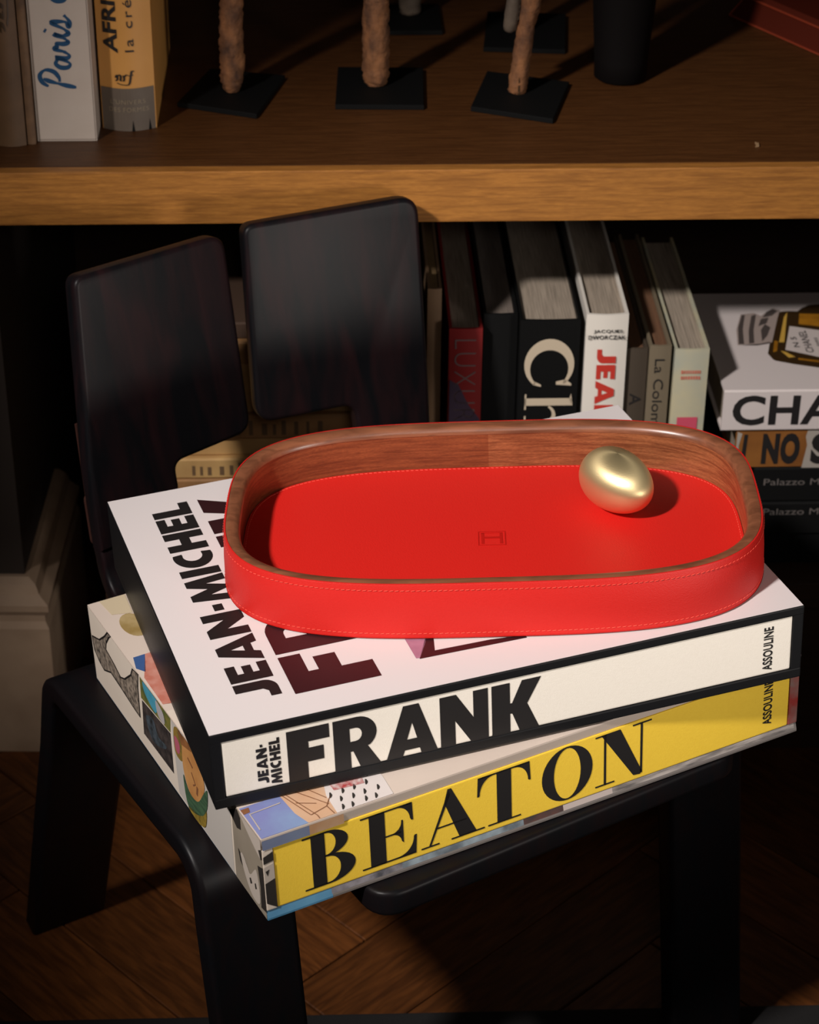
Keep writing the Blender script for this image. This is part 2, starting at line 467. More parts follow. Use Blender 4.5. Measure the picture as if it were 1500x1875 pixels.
def standing_book(name, label, s0, s1, d0, depth, z0, h, cover, page=None, bulge=0.0012, drop=0.004, group='books standing in the bookcase'):
    """local frame: x along the spine width, y into the shelf, z up; spine at y=0"""
    o = thing(name, label, 'book', in_case(s0, d0, z0), group, CU)
    w = s1 - s0
    t = 0.0026
    c = obj('cover', prism(U_section(w, depth, t, bulge), lambda u, v, q: (u, v, q), 0, h, 0), cover, o)
    smooth_by_angle(c, 40)
    obj('page_block', box(t + .0003, w - t - .0003, t + .003, depth - .004, .003, h - drop, 0), page or pages, o)
    return o

ZL = 0.0402
luxury = standing_book('book', 'standing book with red and purple spine and thin grey lettering', 0.0165, 0.0462, 0.03, 0.25, ZL, 0.2555,
    mat('red_purple_jacket', (0.20, 0.016, 0.016), 0.35))
print_on('printed_panel', luxury, [[[(.001, 0), (.0285, 0), (.0285, .165), (.018, .180), (.009, .200), (.001, .205)]]], (0, -.0012, 0), (1, 0, 0), (0, 0, 1), mat('purple_print', (0.055, 0.036, 0.060), 0.35))
lux_grey = mat('grey_foil', (0.13, 0.085, 0.085), 0.5)
print_on('lettering', luxury, fit(font_pieces('LUXURY', -0.022, 1.1), 0, .098, 0, .0190), (.0050, -.0012, .2450), (0, 0, -1), (1, 0, 0), lux_grey)

standing_book('book', 'plain black book standing between the red-purple spine and the Chr spine', 0.0480, 0.0785, 0.045, 0.25, ZL, 0.262, mat('black_jacket', (0.005, 0.005, 0.005), 0.7, spec=0.12), pages_dark, drop=.006)
chr_b = standing_book('book', 'thick black book with large cream serif letters Chr on its spine', 0.0795, 0.1330, 0.03, 0.25, ZL, 0.2630, mat('black_gloss_jacket', (0.005, 0.005, 0.005), 0.45, spec=0.2), pages)
jean_b = standing_book('book', 'white standing book with bold red capitals down its spine', 0.1378, 0.1752, 0.03, 0.25, ZL, 0.2682, mat('white_jacket', (0.70, 0.65, 0.58), 0.4), pages, bulge=.0022)
olive_b = standing_book('book', 'dark brown book standing right of the white spine', 0.1768, 0.1955, 0.036, 0.24, ZL, 0.2310, mat('dark_olive_cloth', (0.050, 0.035, 0.022), 0.7), mat('brown_page_edges', (0.16, 0.075, 0.035), .8, noise=(90, .7, (.08, .035, .018), (14, .3, .3))))
colom_b = standing_book('book', 'slim grey-olive book with dark letters La Colom running down its spine', 0.1965, 0.2160, 0.033, 0.24, ZL, 0.2350, mat('grey_olive_jacket', (0.16, 0.125, 0.08), 0.6), MATS['brown_page_edges'])
pale_b = standing_book('book', 'pale yellow and blue book with a pink block on its spine', 0.2190, 0.2498, 0.03, 0.24, ZL, 0.2325, mat('pale_blue_yellow_jacket', (0.55, 0.47, 0.28), 0.4, noise=(18, 1.0, (0.36, 0.38, 0.33))), pages)
standing_book('book', 'narrow brown book with ragged cream top beside the black chair back', -0.0020, 0.0105, 0.05, 0.22, ZL, 0.2850, mat('tan_jacket', (0.16, 0.09, 0.045), 0.7), old_pages)

# 'Chr': serif letters read downwards
bone = mat('bone_print', (0.50, 0.41, 0.30), 0.5)
def serif_chr():
    C = []
    pts = arc(.46, .5, .42, .47, 42, 322, 30)
    ws = [.05 + .16 * max(0, math.sin(math.pi * (i / 30))) ** 1.2 for i in range(31)]
    C += ribbon(pts, ws)
    C += [[[(.74, .66), (.80, .66), (.82, .99), (.78, .99), (.70, .86)]], [[(.74, .20), (.80, .16), (.84, .34), (.80, .34)]]]
    hh = [[rect(1.06, .0, 1.20, 1.02)], [[(.97, 1.0), (1.08, .96), (1.20, 1.02), (1.2, 1.04)]], [rect(.98, 0, 1.28, .035)], [rect(1.40, 0, 1.70, .035)], [rect(1.50, 0, 1.63, .42)]]
    hh += ribbon(arc(1.38, .40, .185, .24, 150, 0, 14), [.04 + .10 * i / 14 for i in range(15)])
    rr = [[rect(1.86, 0, 2.0, .62)], [[(1.76, .60), (1.88, .57), (2.0, .64), (2.0, .66)]], [rect(1.76, 0, 2.1, .035)]]
    rr += ribbon(arc(2.16, .40, .17, .22, 160, 50, 10), [.04 + .08 * i / 10 for i in range(11)]) + [[arc(2.24, .55, .07, .07, 0, 360, 12)[:-1]]]
    ii = [[rect(2.50, 0, 2.64, .62)], [rect(2.40, 0, 2.74, .035)], [[(2.40, .60), (2.52, .57), (2.64, .64), (2.64, .66)]], [arc(2.57, .85, .08, .08, 0, 360, 14)[:-1]]]
    return C + hh + rr + ii
print_on('lettering', chr_b, fit(serif_chr(), 0, .149, 0, .0450), (.0045, -.0014, .2450), (0, 0, -1), (1, 0, 0), bone, lift=.0004, label='cream serif letters Chr')
# white book
red_print = mat('red_print', (0.50, 0.035, 0.022), 0.5)
blk_print = mat('black_print', (0.014, 0.012, 0.012), 0.5)
print_on('author_lettering', jean_b, fit(font_pieces('JACQUES', .02, 1.1), .0068, .0325, .2500, .2540) + fit(font_pieces('DWORCZAK', .02, 1.1), .0022, .0355, .2443, .2484), (0, -.0026, 0), (1, 0, 0), (0, 0, 1), blk_print, label='small black capitals')
print_on('lettering', jean_b, fit(heavy('JEAN', .07), 0, .078, 0, .0170), (.0108, -.0026, .2345), (0, 0, -1), (1, 0, 0), red_print, label='bold red letters')
print_on('lettering', olive_b, fit(font_pieces('A', .01), 0, .012, 0, .010), (.0045, -.0014, .1860), (0, 0, -1), (1, 0, 0), blk_print)
print_on('lettering', colom_b, fit(font_pieces('La Colombe', .0), 0, .084, 0, .0088), (.0050, -.0014, .2220), (0, 0, -1), (1, 0, 0), blk_print)
pk = mat('pink_print', (0.55, 0.07, 0.12), 0.5)
print_on('printed_block', pale_b, [[rect(.006, .140, .0245, .1640)]], (0, -.0014, 0), (1, 0, 0), (0, 0, 1), pk, label='pink printed block')
tiny = []
for row in (0, 1):
    x = .0065
    while x < .0235:
        wdt = random.uniform(.0010, .0019); tiny.append([rect(x, .2085 - row * .0058, x + wdt, .2118 - row * .0058)]); x += wdt + .0007
print_on('small_lettering', pale_b, tiny, (0, -.0014, 0), (1, 0, 0), (0, 0, 1), mat('salmon_print', (0.55, 0.16, 0.11), 0.5))

def lying_book(name, label, s0, s1, d0, depth, z0, h, cover, page=None, group='books lying in a stack at the right of the bookcase', t=0.0026):
    """spine towards the viewer at y=0; boards below and above"""
    o = thing(name, label, 'book', in_case(s0, d0, z0), group, CU)
    w = s1 - s0
    pts = [(depth, 0), (.0015, 0), (0, .0015), (0, h - .0015), (.0015, h), (depth, h), (depth, h - t), (t, h - t), (t, t), (depth, t)]
    obj('cover', prism(pts, lambda u, v, q: (q, u, v), 0, w), cover, o)
    obj('page_block', box(.003, w - .003, t + .001, depth - .004, t + .0002, h - t - .0002), page or pages, o)
    return o
z = ZL
chl = dict(s0=.2665)
for nm, lab, s0, d0, h, cv in (
    ('book', 'black book at the bottom of the stack on the right', .300, .035, .034, 'a'),
    ('book', 'black book with pale lettering below another black one, on the right', .304, .032, .0350, 'b'),
    ('book', 'black book with pale lettering right under the orange NO book', .302, .034, .0365, 'c')):
    bk = lying_book(nm, lab, s0, .62, d0, .25, z, h, MATS['black_jacket'], pages_dark)
    if cv in 'bc':
        print_on('lettering', bk, fit(font_pieces('Palazzo Mocenigo', 0), .010, .105, .012 + (0.004 if cv == 'c' else .008), .021 + (.004 if cv == 'c' else .008)), (0, 0, 0), (1, 0, 0), (0, 0, 1), mat('grey_print', (0.14, 0.12, 0.11), .6))
    z += h + .0002
no_b = lying_book('book', 'orange-brown book with heavy black letters NO lying under the white book', .2820, .62, .034, .24, z, .0415, mat('orange_brown_jacket', (0.27, 0.105, 0.022), 0.5, noise=(30, .8, (0.16, 0.055, 0.012))), pages)
print_on('lettering', no_b, fit(font_pieces('NO', .06, 1.1), .0250, .0600, .004, .0370) + [[[(.006, .006), (.010, .006), (.011, .036), (.0075, .036)]]], (0, 0, 0), (1, 0, 0), (0, 0, 1), blk_print)
print_on('printed_panel', no_b, [[[(.0635, .0), (.10, .0), (.10, .041), (.066, .041), (.0645, .033), (.0665, .024)]]], (0, 0, 0), (1, 0, 0), (0, 0, 1), mat('grey_white_print', (0.35, 0.31, 0.27), .6))
print_on('torn_patch', no_b, [[[(.001, .002), (.0045, .010), (.003, .024), (.0055, .037), (.001, .039)]]], (0, 0, 0), (1, 0, 0), (0, 0, 1), MATS['grey_white_print'])
print_on('lettering', no_b, fit(font_pieces('S', .06), .0705, .0880, .004, .0365), (0, 0, 0), (1, 0, 0), (0, 0, 1), blk_print, lift=.0005)
z += .0417
ch_h = .2300 - z
chanel_white = mat('white_satin_jacket', (0.62, 0.55, 0.53), 0.38)
ch = lying_book('book', 'white book with large black capitals and a printed bottle, topmost of the lying stack', .2665, .60, .030, .200, z, ch_h, chanel_white, pages)
chw = .60 - .2665
print_on('lettering', ch, fit(font_pieces('CHANEL', .03, 1.06), .0090, .185, .0060, ch_h - .0050), (0, 0, 0), (1, 0, 0), (0, 0, 1), blk_print, label='black capitals')
T0 = (0, 0, ch_h)
# perfume bottle picture printed on the jacket top: (x, y) in mm
def jacket_print(name, pts, m, lift):
    return print_on(name, ch, [[[(p[0] / 1000, p[1] / 1000) for p in pts]]], T0, (1, 0, 0), (0, 1, 0), m, lift)
amber = mat('amber_print', (0.40, 0.17, 0.012), 0.35, noise=(60, 0.8, (0.16, 0.06, 0.006)))
dk_amber = mat('dark_amber_print', (0.035, 0.017, 0.005), .4)
gold_p = mat('gold_print', (0.55, 0.33, 0.06), .4)
crystal = mat('crystal_print', (0.07, 0.055, 0.05), .4)
jacket_print('printed_bottle', round_corners([(52.1, 71.5), (64.8, 120.3), (78.5, 158.8), (88.3, 160.1), (190, 150), (165, 20), (94.5, 42.6), (72.9, 50.0), (55.3, 58.0)], [4, 0, 6, 0, 12, 12, 0, 0, 6]), dk_amber, .0002)
jacket_print('printed_glass', [(97.3, 153.9), (150, 150), (146, 118), (111.4, 126.1), (92.3, 131.5)], amber, .0004)
jacket_print('printed_glass', [(66.7, 94.0), (81.0, 146.7), (86.3, 157.6), (71.6, 93.9)], gold_p, .0004)
jacket_print('printed_glass', [(57.5, 74), (63, 98), (66, 96), (61.5, 76)], amber, .0004)
jacket_print('printed_glass', [(64.9, 76.9), (69.6, 73.9), (76.6, 63.9), (70.1, 62.6)], gold_p, .0004)
jacket_print('printed_glass', [(78, 58.5), (130, 42), (131, 46), (79, 62)], amber, .0004)
jacket_print('printed_shoulder', [(96, 158.5), (101, 165), (110, 173), (150, 178), (158, 152)], dk_amber, .0003)
jacket_print('printed_stopper', [(26.8, 89.2), (30.8, 121.0), (40.3, 153.6), (53.6, 156.4), (59.3, 150.2), (73.4, 166), (80, 161.8), (75.0, 146.8), (60.1, 94.2), (49.0, 91.5)], mat('grey_glass_print', (0.34, 0.27, 0.24), .4), .0003)
for q in ([(28, 91), (33, 125), (41, 152), (44, 152), (37, 122), (33, 91)], [(38, 92), (42, 118), (50, 150), (55, 153), (47, 120), (43, 93)], [(51, 96), (54, 120), (60, 132), (64, 125), (58, 108)],
          [(60, 146), (66, 158), (73, 164), (77, 160), (70, 150)], [(53, 128), (58, 143), (66, 146), (62, 134)], [(30, 88.5), (48, 91), (58, 95), (57, 92), (45, 88)]):
    jacket_print('stopper_facet', q, crystal, .0005)
jacket_print('printed_label', [(69.7, 78.2), (82.8, 127.2), (140, 107), (127, 48)], mat('label_print', (0.55, 0.48, 0.45), .5), .0006)
for txt, x0, x1, a, b in (('N 5', .0790, .0845, .083, .104), ('CHANEL', .0885, .0960, .072, .117), ('PARIS', .1010, .1040, .085, .102)):
    f = fit(font_pieces(txt, .01), a, b, 0, x1 - x0)
    print_on('label_lettering', ch, f, (x1, 0, ch_h), (0, 1, 0), (-1, 0, 0), blk_print, lift=.0008)

# old yellowed volumes lying behind the chair back
old_mats = [mat('tan_old_cover', (0.55, 0.32, 0.12), 0.7, noise=(40, .6, (.36, .20, .07))), mat('brown_old_cover', (0.38, 0.19, 0.07), 0.7, noise=(40, .6, (.24, .12, .045))),
            mat('ochre_old_cover', (0.60, 0.37, 0.14), 0.7, noise=(40, .6, (.40, .22, .08)))]
zz = ZL
old_desc = ['lowest', 'second lowest', 'third from the bottom', 'fourth from the bottom', 'fifth from the bottom', 'sixth from the bottom', 'seventh from the bottom', 'eighth from the bottom', 'ninth from the bottom', 'tenth from the bottom', 'eleventh from the bottom', 'topmost']
hs = [.026, .022, .020, .024, .018, .0205, .0195, .024, .020, .030, .022, .016]
for i, h in enumerate(hs):
    ds = random.uniform(-.004, .004)
    b = lying_book('old_book', 'yellowed old book seen through the chair back, %s of its stack' % old_desc[i], -.262 + ds, -.010 + ds * .5, .022 + random.uniform(-.006, .004), .15, zz, h, old_mats[i % 3] if i < 11 else mat('shaded_old_cover', (.05, .024, .012), .8), old_pages,  # topmost cover coloured dark for the shade under the shelf
                   group='old books stacked behind the chair back')
    if i in (5, 7):
        marks = []
        x = .050
        while x < .170:
            wdt = random.uniform(.0025, .005); marks.append([rect(x, h * .18, x + wdt, h * random.uniform(.6, .82))]); x += wdt + random.uniform(.004, .008)
        print_on('small_lettering', b, marks, (0, 0, 0), (1, 0, 0), (0, 0, 1), mat('faded_brown_print', (.15, .085, .04), .7))
    zz += h + .0003

# ------------------------------------------------------------------ upper shelf: books
ZU = 0.4586
paris = standing_book('book', 'white slipcased book with blue handwritten title Paris on the upper shelf', -.3358, -.2855, .0685, .21, ZU, .31, mat('cream_slipcase', (0.50, 0.42, 0.36), 0.6, noise=(60, .3, (.42, .34, .28))), pages, bulge=.0, group='books on the upper shelf')
blue_ink = mat('blue_ink', (0.012, 0.060, 0.14), 0.5)
def script_paris():
    P = []
    def st(p, w): P.extend(ribbon(spline(p, 7), w))
    def w_(p, a, b):
        n = (len(p) - 1) * 7 + 1
        return [a + (b - a) * abs(math.sin(math.pi * 2.2 * i / n)) for i in range(n)]
    for s in ([(.02, .0), (.10, .38), (.22, .80), (.30, 1.0)],                                    # P stem
              [(.06, .86), (.20, 1.05), (.42, 1.10), (.58, .92), (.52, .66), (.34, .52), (.20, .50)],   # P bowl
              [(.92, .50), (.78, .58), (.66, .44), (.66, .22), (.78, .14), (.90, .34), (.97, .56), (.95, .24), (1.04, .14), (1.16, .30)],   # a
              [(1.16, .30), (1.24, .58), (1.32, .50), (1.42, .52), (1.40, .30), (1.46, .14), (1.58, .26)],   # r
              [(1.58, .26), (1.70, .56), (1.66, .28), (1.74, .12), (1.88, .26)],                       # i
              [(1.80, .80), (1.84, .86)],
              [(1.88, .26), (2.06, .62), (2.10, .40), (2.08, .18), (1.94, .10), (2.10, .06), (2.30, .22)],   # s
              [(3.02, .52), (2.86, .58), (2.74, .42), (2.76, .20), (2.88, .14), (3.0, .34), (3.06, .60), (3.16, 1.1), (3.06, .5), (3.06, .22), (3.2, .14)]):   # d
        st(s, w_(s, .075, .15))
    return P
print_on('lettering', paris, [[[(q[0] * .0275 + .0, q[1] * .0270) for q in l] for l in p] for p in script_paris()], (.0360, 0, .0475), (0, 0, 1), (-1, 0, 0), blue_ink, label='blue handwritten title')
print_on('edge_line', paris, [[rect(.0012, .0, .0018, .3)], [rect(.0490, 0, .0496, .3)], [rect(.001, .0012, .0496, .0018)]], (0, 0, 0), (1, 0, 0), (0, 0, 1), mat('slipcase_edge', (.22, .17, .14), .7))

afri = standing_book('book', 'rounded orange-yellow book with black letters AFRI on the upper shelf', -.2830, -.2365, .0985, .20, ZU, .30, mat('ochre_jacket', (0.60, 0.29, 0.075), 0.5, noise=(30, .4, (.50, .23, .05))), pages, bulge=.0085, group='books on the upper shelf')
def curved(name, parent, pieces, w, bulge, material, x0=0, z0=0, flip=None, sub=.002, label=None):
    """print on a bulging spine: every point follows the curve"""
    bm = bmesh.new()
    for loops in pieces:
        tri = tessellate_polygon([[Vector((p[0], p[1], 0)) for p in l] for l in loops])
        flat = [p for l in loops for p in l]
        vs = [bm.verts.new((p[0], 0, p[1])) for p in flat]
        for t in tri:
            try: bm.faces.new([vs[i] for i in t])
            except ValueError: pass
    for _ in range(2):
        es = [e for e in bm.edges if abs(e.verts[0].co.x - e.verts[1].co.x) > sub]
        if es:
            bmesh.ops.subdivide_edges(bm, edges=es, cuts=3); bmesh.ops.triangulate(bm, faces=bm.faces)
    for v in bm.verts:
        u = max(0, min(1, v.co.x / w)); v.co.y = -bulge * math.sin(math.pi * u) - .0005
    bm.normal_update()
    for f in bm.faces:
        if f.normal.y > 0: f.normal_flip()
    return obj(name, bm, material, parent, label=label)
def turn(pieces, ox, oz):      # read upwards: x -> z, y -> -x
    return [[[(ox - p[1], oz + p[0]) for p in l] for l in pc] for pc in pieces]
W_A = .0465
curved('printed_band', afri, [[rect(.0008, .0, .0457, .0385)]], W_A, .0085, mat('grey_brown_print', (.13, .10, .075), .55, noise=(40, .6, (.09, .065, .05))), label='grey-brown band at the foot')
curved('lettering', afri, turn(fit(font_pieces('AFRIQUE', .03), 0, .092, 0, .0145), .0200, .0700), W_A, .0088, blk_print, label='black capitals')
curved('lettering', afri, turn(fit(font_pieces('la cr\u00e9ation', .0, 1.25), 0, .088, 0, .0075), .0315, .0710), W_A, .0088, blk_print)
nrf = []
for s in ([(0, .5), (.1, .95), (.12, .3), (.0, .0)], [(.1, .7), (.28, 1.0), (.34, .6), (.30, .1), (.42, .1)], [(.5, .9), (.55, .4), (.50, 0)], [(.53, .6), (.68, 1.0), (.78, .9)],
          [(1.18, 1.5), (1.05, 1.55), (.98, 1.0), (.92, .2), (.85, -.4), (.70, -.6), (.30, -.5), (.1, -.3)], [(.82, .85), (1.12, .95)]):
    nrf += ribbon(spline(s, 6), .12)
curved('publisher_mark', afri, fit(nrf, .0135, .0310, .0415, .0545), W_A, .0088, blk_print)
gold_print = mat('pale_gold_print', (.26, .20, .13), .5)
curved('small_lettering', afri, fit(font_pieces("L'UNIVERS", -.005, 1.1), .0085, .0385, .0245, .0285) + fit(font_pieces('DES FORMES', -.005, 1.1), .0070, .0410, .0175, .0215), W_A, .0090, gold_print)
for x in (.026, .040):
    curved('torn_nick', afri, [[[(x, 0), (x + .0025, 0), (x + .0012, .010)]]], W_A, .0090, MATS['black_jacket'])
brown_b = standing_book('book', 'brown leather book at the far left of the upper shelf', -.3690, -.3445, .0600, .20, ZU, .32, mat('brown_leather_cover', (0.11, 0.055, 0.022), 0.6, noise=(50, .7, (.06, .03, .012))), old_pages, bulge=.004, group='books on the upper shelf')
curved('lettering', brown_b, turn(fit(nrf, 0, .05, 0, .014), .020, .10), .0245, .0045, MATS['dark_amber_print'])
standing_book('book', 'thin worn brown book squeezed left of the white Paris book', -.3435, -.3368, .0620, .20, ZU, .30, mat('worn_brown_cover', (0.16, 0.085, 0.04), .7, noise=(80, .8, (.07, .035, .018))), old_pages, bulge=.001, group='books on the upper shelf')

# ------------------------------------------------------------------ upper shelf: wooden figures on black plates
carved = mat('carved_wood', (0.25, 0.105, 0.042), 0.8, spec=.3, noise=(70, 1.0, (0.055, 0.026, 0.016), (1.6, 1.6, .7)), bump=(260, 1.0))
carved_grey = mat('weathered_wood', (0.11, 0.08, 0.055), 0.8, noise=(45, .9, (0.04, 0.028, 0.02)), bump=(150, .9))
plate_m = mat('black_plate', (0.004, 0.004, 0.004), 0.7, spec=0.12)
def figure(label, quad, foot, path, radii, material, notch=False, split=False):
    cx = sum(q[0] for q in quad) / 4; cy = sum(q[1] for q in quad) / 4
    o = thing('carved_figure', label, 'sculpture', in_case(cx, cy, ZU), 'carved wooden figures on black plates', CU)
    obj('plate', prism([(q[0] - cx, q[1] - cy) for q in quad], lambda u, v, w: (u, v, w), 0, .0045, .0004, 1), plate_m, o)
    P = [(foot[0] - cx + p[0], foot[1] - cy + p[1], .0048 + p[2]) for p in path]
    P2 = spline(P, 9); R2 = [q[0] for q in spline([(r, 0) for r in radii], 9)]
    b = tube(P2, R2, 20, .10)
    f = obj('carved_stem', b, material, o, smooth=True)
    return o, f
sq = lambda cx, cy, a, b, rot: [(cx + x * math.cos(R(rot)) - y * math.sin(R(rot)), cy + x * math.sin(R(rot)) + y * math.cos(R(rot))) for x, y in ((-a, -b), (a, -b), (a, b), (-a, b))]
o1, s1 = figure('rough wooden figure on a turned black plate, leftmost of the three in front', [(-.2213, .1464), (-.1506, .1163), (-.1268, .2131), (-.1957, .2313)], (-.1738, .1735),
       [(0, 0, 0), (0, 0, .010), (.001, 0, .030), (.001, 0, .055), (.003, 0, .085), (.008, .002, .105), (.010, .002, .135), (.012, 0, .22)], [.0060, .0098, .0108, .0104, .0102, .0112, .0098, .0105], carved)
o2, s2 = figure('thick wooden figure on a straight black plate, middle of the three in front', sq(-.0408, .1845, .0392, .048, -2), (-.0445, .188),
       [(0, 0, 0), (0, 0, .008), (0, 0, .040), (0, 0, .075), (.0005, 0, .085), (.001, 0, .12), (.002, 0, .22)], [.0080, .0115, .0118, .0112, .0098, .0102, .0108], carved)
o3, s3 = figure('slender leaning wooden figure on a tilted black plate, rightmost of the three in front', [(.038, .1312), (.1078, .100), (.1313, .1918), (.0586, .2212)], (.0815, .1660),
       [(0, 0, 0), (.0005, 0, .006), (.003, 0, .030), (.006, 0, .060), (.010, 0, .085), (.012, .0, .12), (.014, 0, .22)], [.0074, .0083, .0080, .0078, .0088, .0092, .0095], carved)
obj('foot_notch', prism([(-.0010, 0), (.0012, 0), (.0004, .016), (-.0004, .016)], lambda u, v, w: (u + .0815 - .0839 + .001, .1660 - .1610 - .0083 + w, .0050 + v), 0, .003), MATS['dark_amber_print'], o3)
obj('arm', tube(spline([(-.012, .004, .062), (-.0105, .003, .070), (-.008, .002, .10), (-.006, .002, .2)], 5), [q[0] for q in spline([(.004, 0), (.0062, 0), (.006, 0), (.007, 0)], 5)], 12, .06), carved_grey, o3, smooth=True)
figure('dark wooden figure on a black plate, behind the rightmost front figure', sq(.103, .332, .0385, .052, -6), (.100, .335), [(0, 0, 0), (0, 0, .05), (0, 0, .2)], [.010, .009, .010], carved_grey)
figure('dark wooden figure on a black plate, behind the middle front figure', sq(-.003, .372, .026, .040, 0), (-.006, .385), [(0, 0, 0), (0, 0, .05), (0, 0, .2)], [.010, .011, .011], carved_grey)

# black pedestal object and red lacquer box
blk = thing('black_vessel', 'tall black rounded vessel standing in shadow on the upper shelf', 'vase', in_case(.1800, .212, ZU), None, CU)
def lathe(prof, n=32):
    bm = bmesh.new(); rings = []
    for r, zc in prof:
        rings.append([bm.verts.new((r * math.cos(2 * math.pi * i / n), r * math.sin(2 * math.pi * i / n), zc)) for i in range(n)])
    for a, b in zip(rings, rings[1:]):
        for i in range(n): bm.faces.new((a[i], a[(i + 1) % n], b[(i + 1) % n], b[i]))
    bm.faces.new(rings[0][::-1]); bm.faces.new(rings[-1])
    return bm
bl_m = mat('black_glaze', (0.004, 0.003, 0.003), 0.7, spec=0.1)
obj('body', lathe([(.0200, 0), (.0240, .003), (.0245, .02), (.0275, .06), (.031, .11), (.033, .17), (.030, .21), (.018, .23)]), bl_m, blk, smooth=True)
obj('neck', lathe([(.0165, .228), (.0150, .245), (.0190, .262), (.0200, .266)]), bl_m, blk, smooth=True)

red_lac = mat('red_lacquer', (0.075, 0.010, 0.004), 0.45, spec=.25)
rb = thing('lacquer_box', 'dark red box with sloping sides at the right end of the upper shelf', 'box', in_case(.3089, .3836, ZU) @ Matrix.Rotation(R(-60), 4, 'Z'), None, CU)
def frustum(a, b, h, ins, z0=0.0):
    bm = bmesh.new()
    lo = [bm.verts.new((x, y, z0)) for x, y in ((0, 0), (a, 0), (a, b), (0, b))]
    hi = [bm.verts.new((x, y, z0 + h)) for x, y in ((ins, ins), (a - ins, ins), (a - ins, b - ins), (ins, b - ins))]
    bm.faces.new(lo[::-1]); bm.faces.new(hi)
    for i in range(4): bm.faces.new((lo[i], lo[(i + 1) % 4], hi[(i + 1) % 4], hi[i]))
    return bm
fr = frustum(.20, .10, .020, .010)
bmesh.ops.bevel(fr, geom=list(fr.edges), offset=.0006, segments=1, affect='EDGES')
obj('body', fr, red_lac, rb)
f2 = frustum(.178, .078, .006, .003, 0.0202)
for v in f2.verts: v.co += Vector((.011, .011, 0))
obj('lid', f2, red_lac, rb)
red_edge = mat('red_edge_paint', (0.30, 0.045, 0.018), .45)
for p0, p1 in (((0, 0, 0), (.20, 0, 0)), ((.010, .010, .020), (.19, .010, .020)), ((0, 0, 0), (.010, .010, .020)), ((0, 0, 0), (0, .10, 0))):
    v0 = Vector(p0) + Vector((0, 0, .0010)); v1 = Vector(p1) + Vector((0, 0, .0010))
    bm_ = tube([v0, v0.lerp(v1, .5), v1], [.0008] * 3, 6) if abs((v1 - v0).normalized().x) < .9 else box(v0.x, v1.x, v0.y - .0007, v0.y + .0007, v0.z - .0003, v0.z + .0010)
    obj('edge_line', bm_, red_edge, rb)
ft = obj('paper_scrap', prism([(0, 0), (.003, .001), (.0035, .006), (.001, .008), (.0015, .004)], lambda u, v, w: (u, v, w), 0, .0012), mat('scrap_paper', (.30, .18, .09), .7))
ft.matrix_world = in_case(.276, .043, ZU)
ft['label'] = 'tiny curled paper scrap lying near the shelf front edge'; ft['category'] = 'paper scrap'

# ------------------------------------------------------------------ chair
chair = thing('chair', 'low black stained plywood chair with a split two-panel back', 'chair', M_CHAIR)
TH = 0.018
# seat board with a rounded tab at the front
seat_out = round_corners([(.0700, .300), (.0700, -.0535), (.3320, -.0535), (.3320, .300)], [.0, .020, .020, .0])
obj('seat', prism(seat_out[::1], lambda u, v, w: (u, v, w), -TH, -.0004, .0035), black_seat, chair)
def strip(path, x0, x1, th, bevel=.004):
    """bent plywood strip: path in (y, z) of the outer face, extruded in x"""
    outer = []; inner = []
    N = len(path)
    for i, p in enumerate(path):
        d = Vector(path[min(i + 1, N - 1)]) - Vector(path[max(i - 1, 0)]); d.normalize()
        nrm = Vector((d.y, -d.x))
        outer.append(tuple(p)); inner.append(tuple(Vector(p) + nrm * th))
    return prism(outer + inner[::-1], lambda u, v, w: (w, u, v), x0, x1, bevel, 3)
def front_leg_path():
    p = [(.085, 0)]
    p += [(.070 + .036 * math.cos(R(a)), -.036 + .036 * math.sin(R(a))) for a in range(90, 181 + 4, 7)][1:]
    p += [(.0335, -.06), (.030, -.12), (.020, -.30), (.0190, -.3205)]
    return p
def back_leg_path():
    p = [(.250, 0)]
    p += [(.250 + .032 * math.cos(R(a)), -.032 + .032 * math.sin(R(a))) for a in range(84, 19, -8)]
    p += [(.300, -.075), (.340, -.165), (.385, -.268), (.4030, -.309)]
    return p
for x0, x1 in ((0.0, .060), (.342, .402)):
    bp = back_leg_path()
    fp = front_leg_path()
    if x0 > .1: bp[-1] = (.4070, -.3178); fp[-1] = (.0185, -.3298)
    full = bp[::-1] + fp
    for nm, cuts in (('leg', ((.2450, 1),)), ('rail', ((.2450, -1), (.0860, 1))), ('leg', ((.0860, -1),))):
        b_ = strip(full, x0, x1, -TH)
        for yc, sg in cuts:
            r_ = bmesh.ops.bisect_plane(b_, geom=list(b_.verts) + list(b_.edges) + list(b_.faces), plane_co=(0, yc, 0), plane_no=(0, 1, 0), clear_inner=sg > 0, clear_outer=sg < 0)
            bmesh.ops.holes_fill(b_, edges=[e for e in b_.edges if e.is_boundary], sides=0)
        obj(nm, b_, black_seat, chair)
obj('cross_bar', box(.060, .342, .225, .265, -.036, -.0182, .002), black_seat, chair)
obj('cross_bar', box(.060, .342, .080, .120, -.036, -.0182, .002), black_seat, chair)

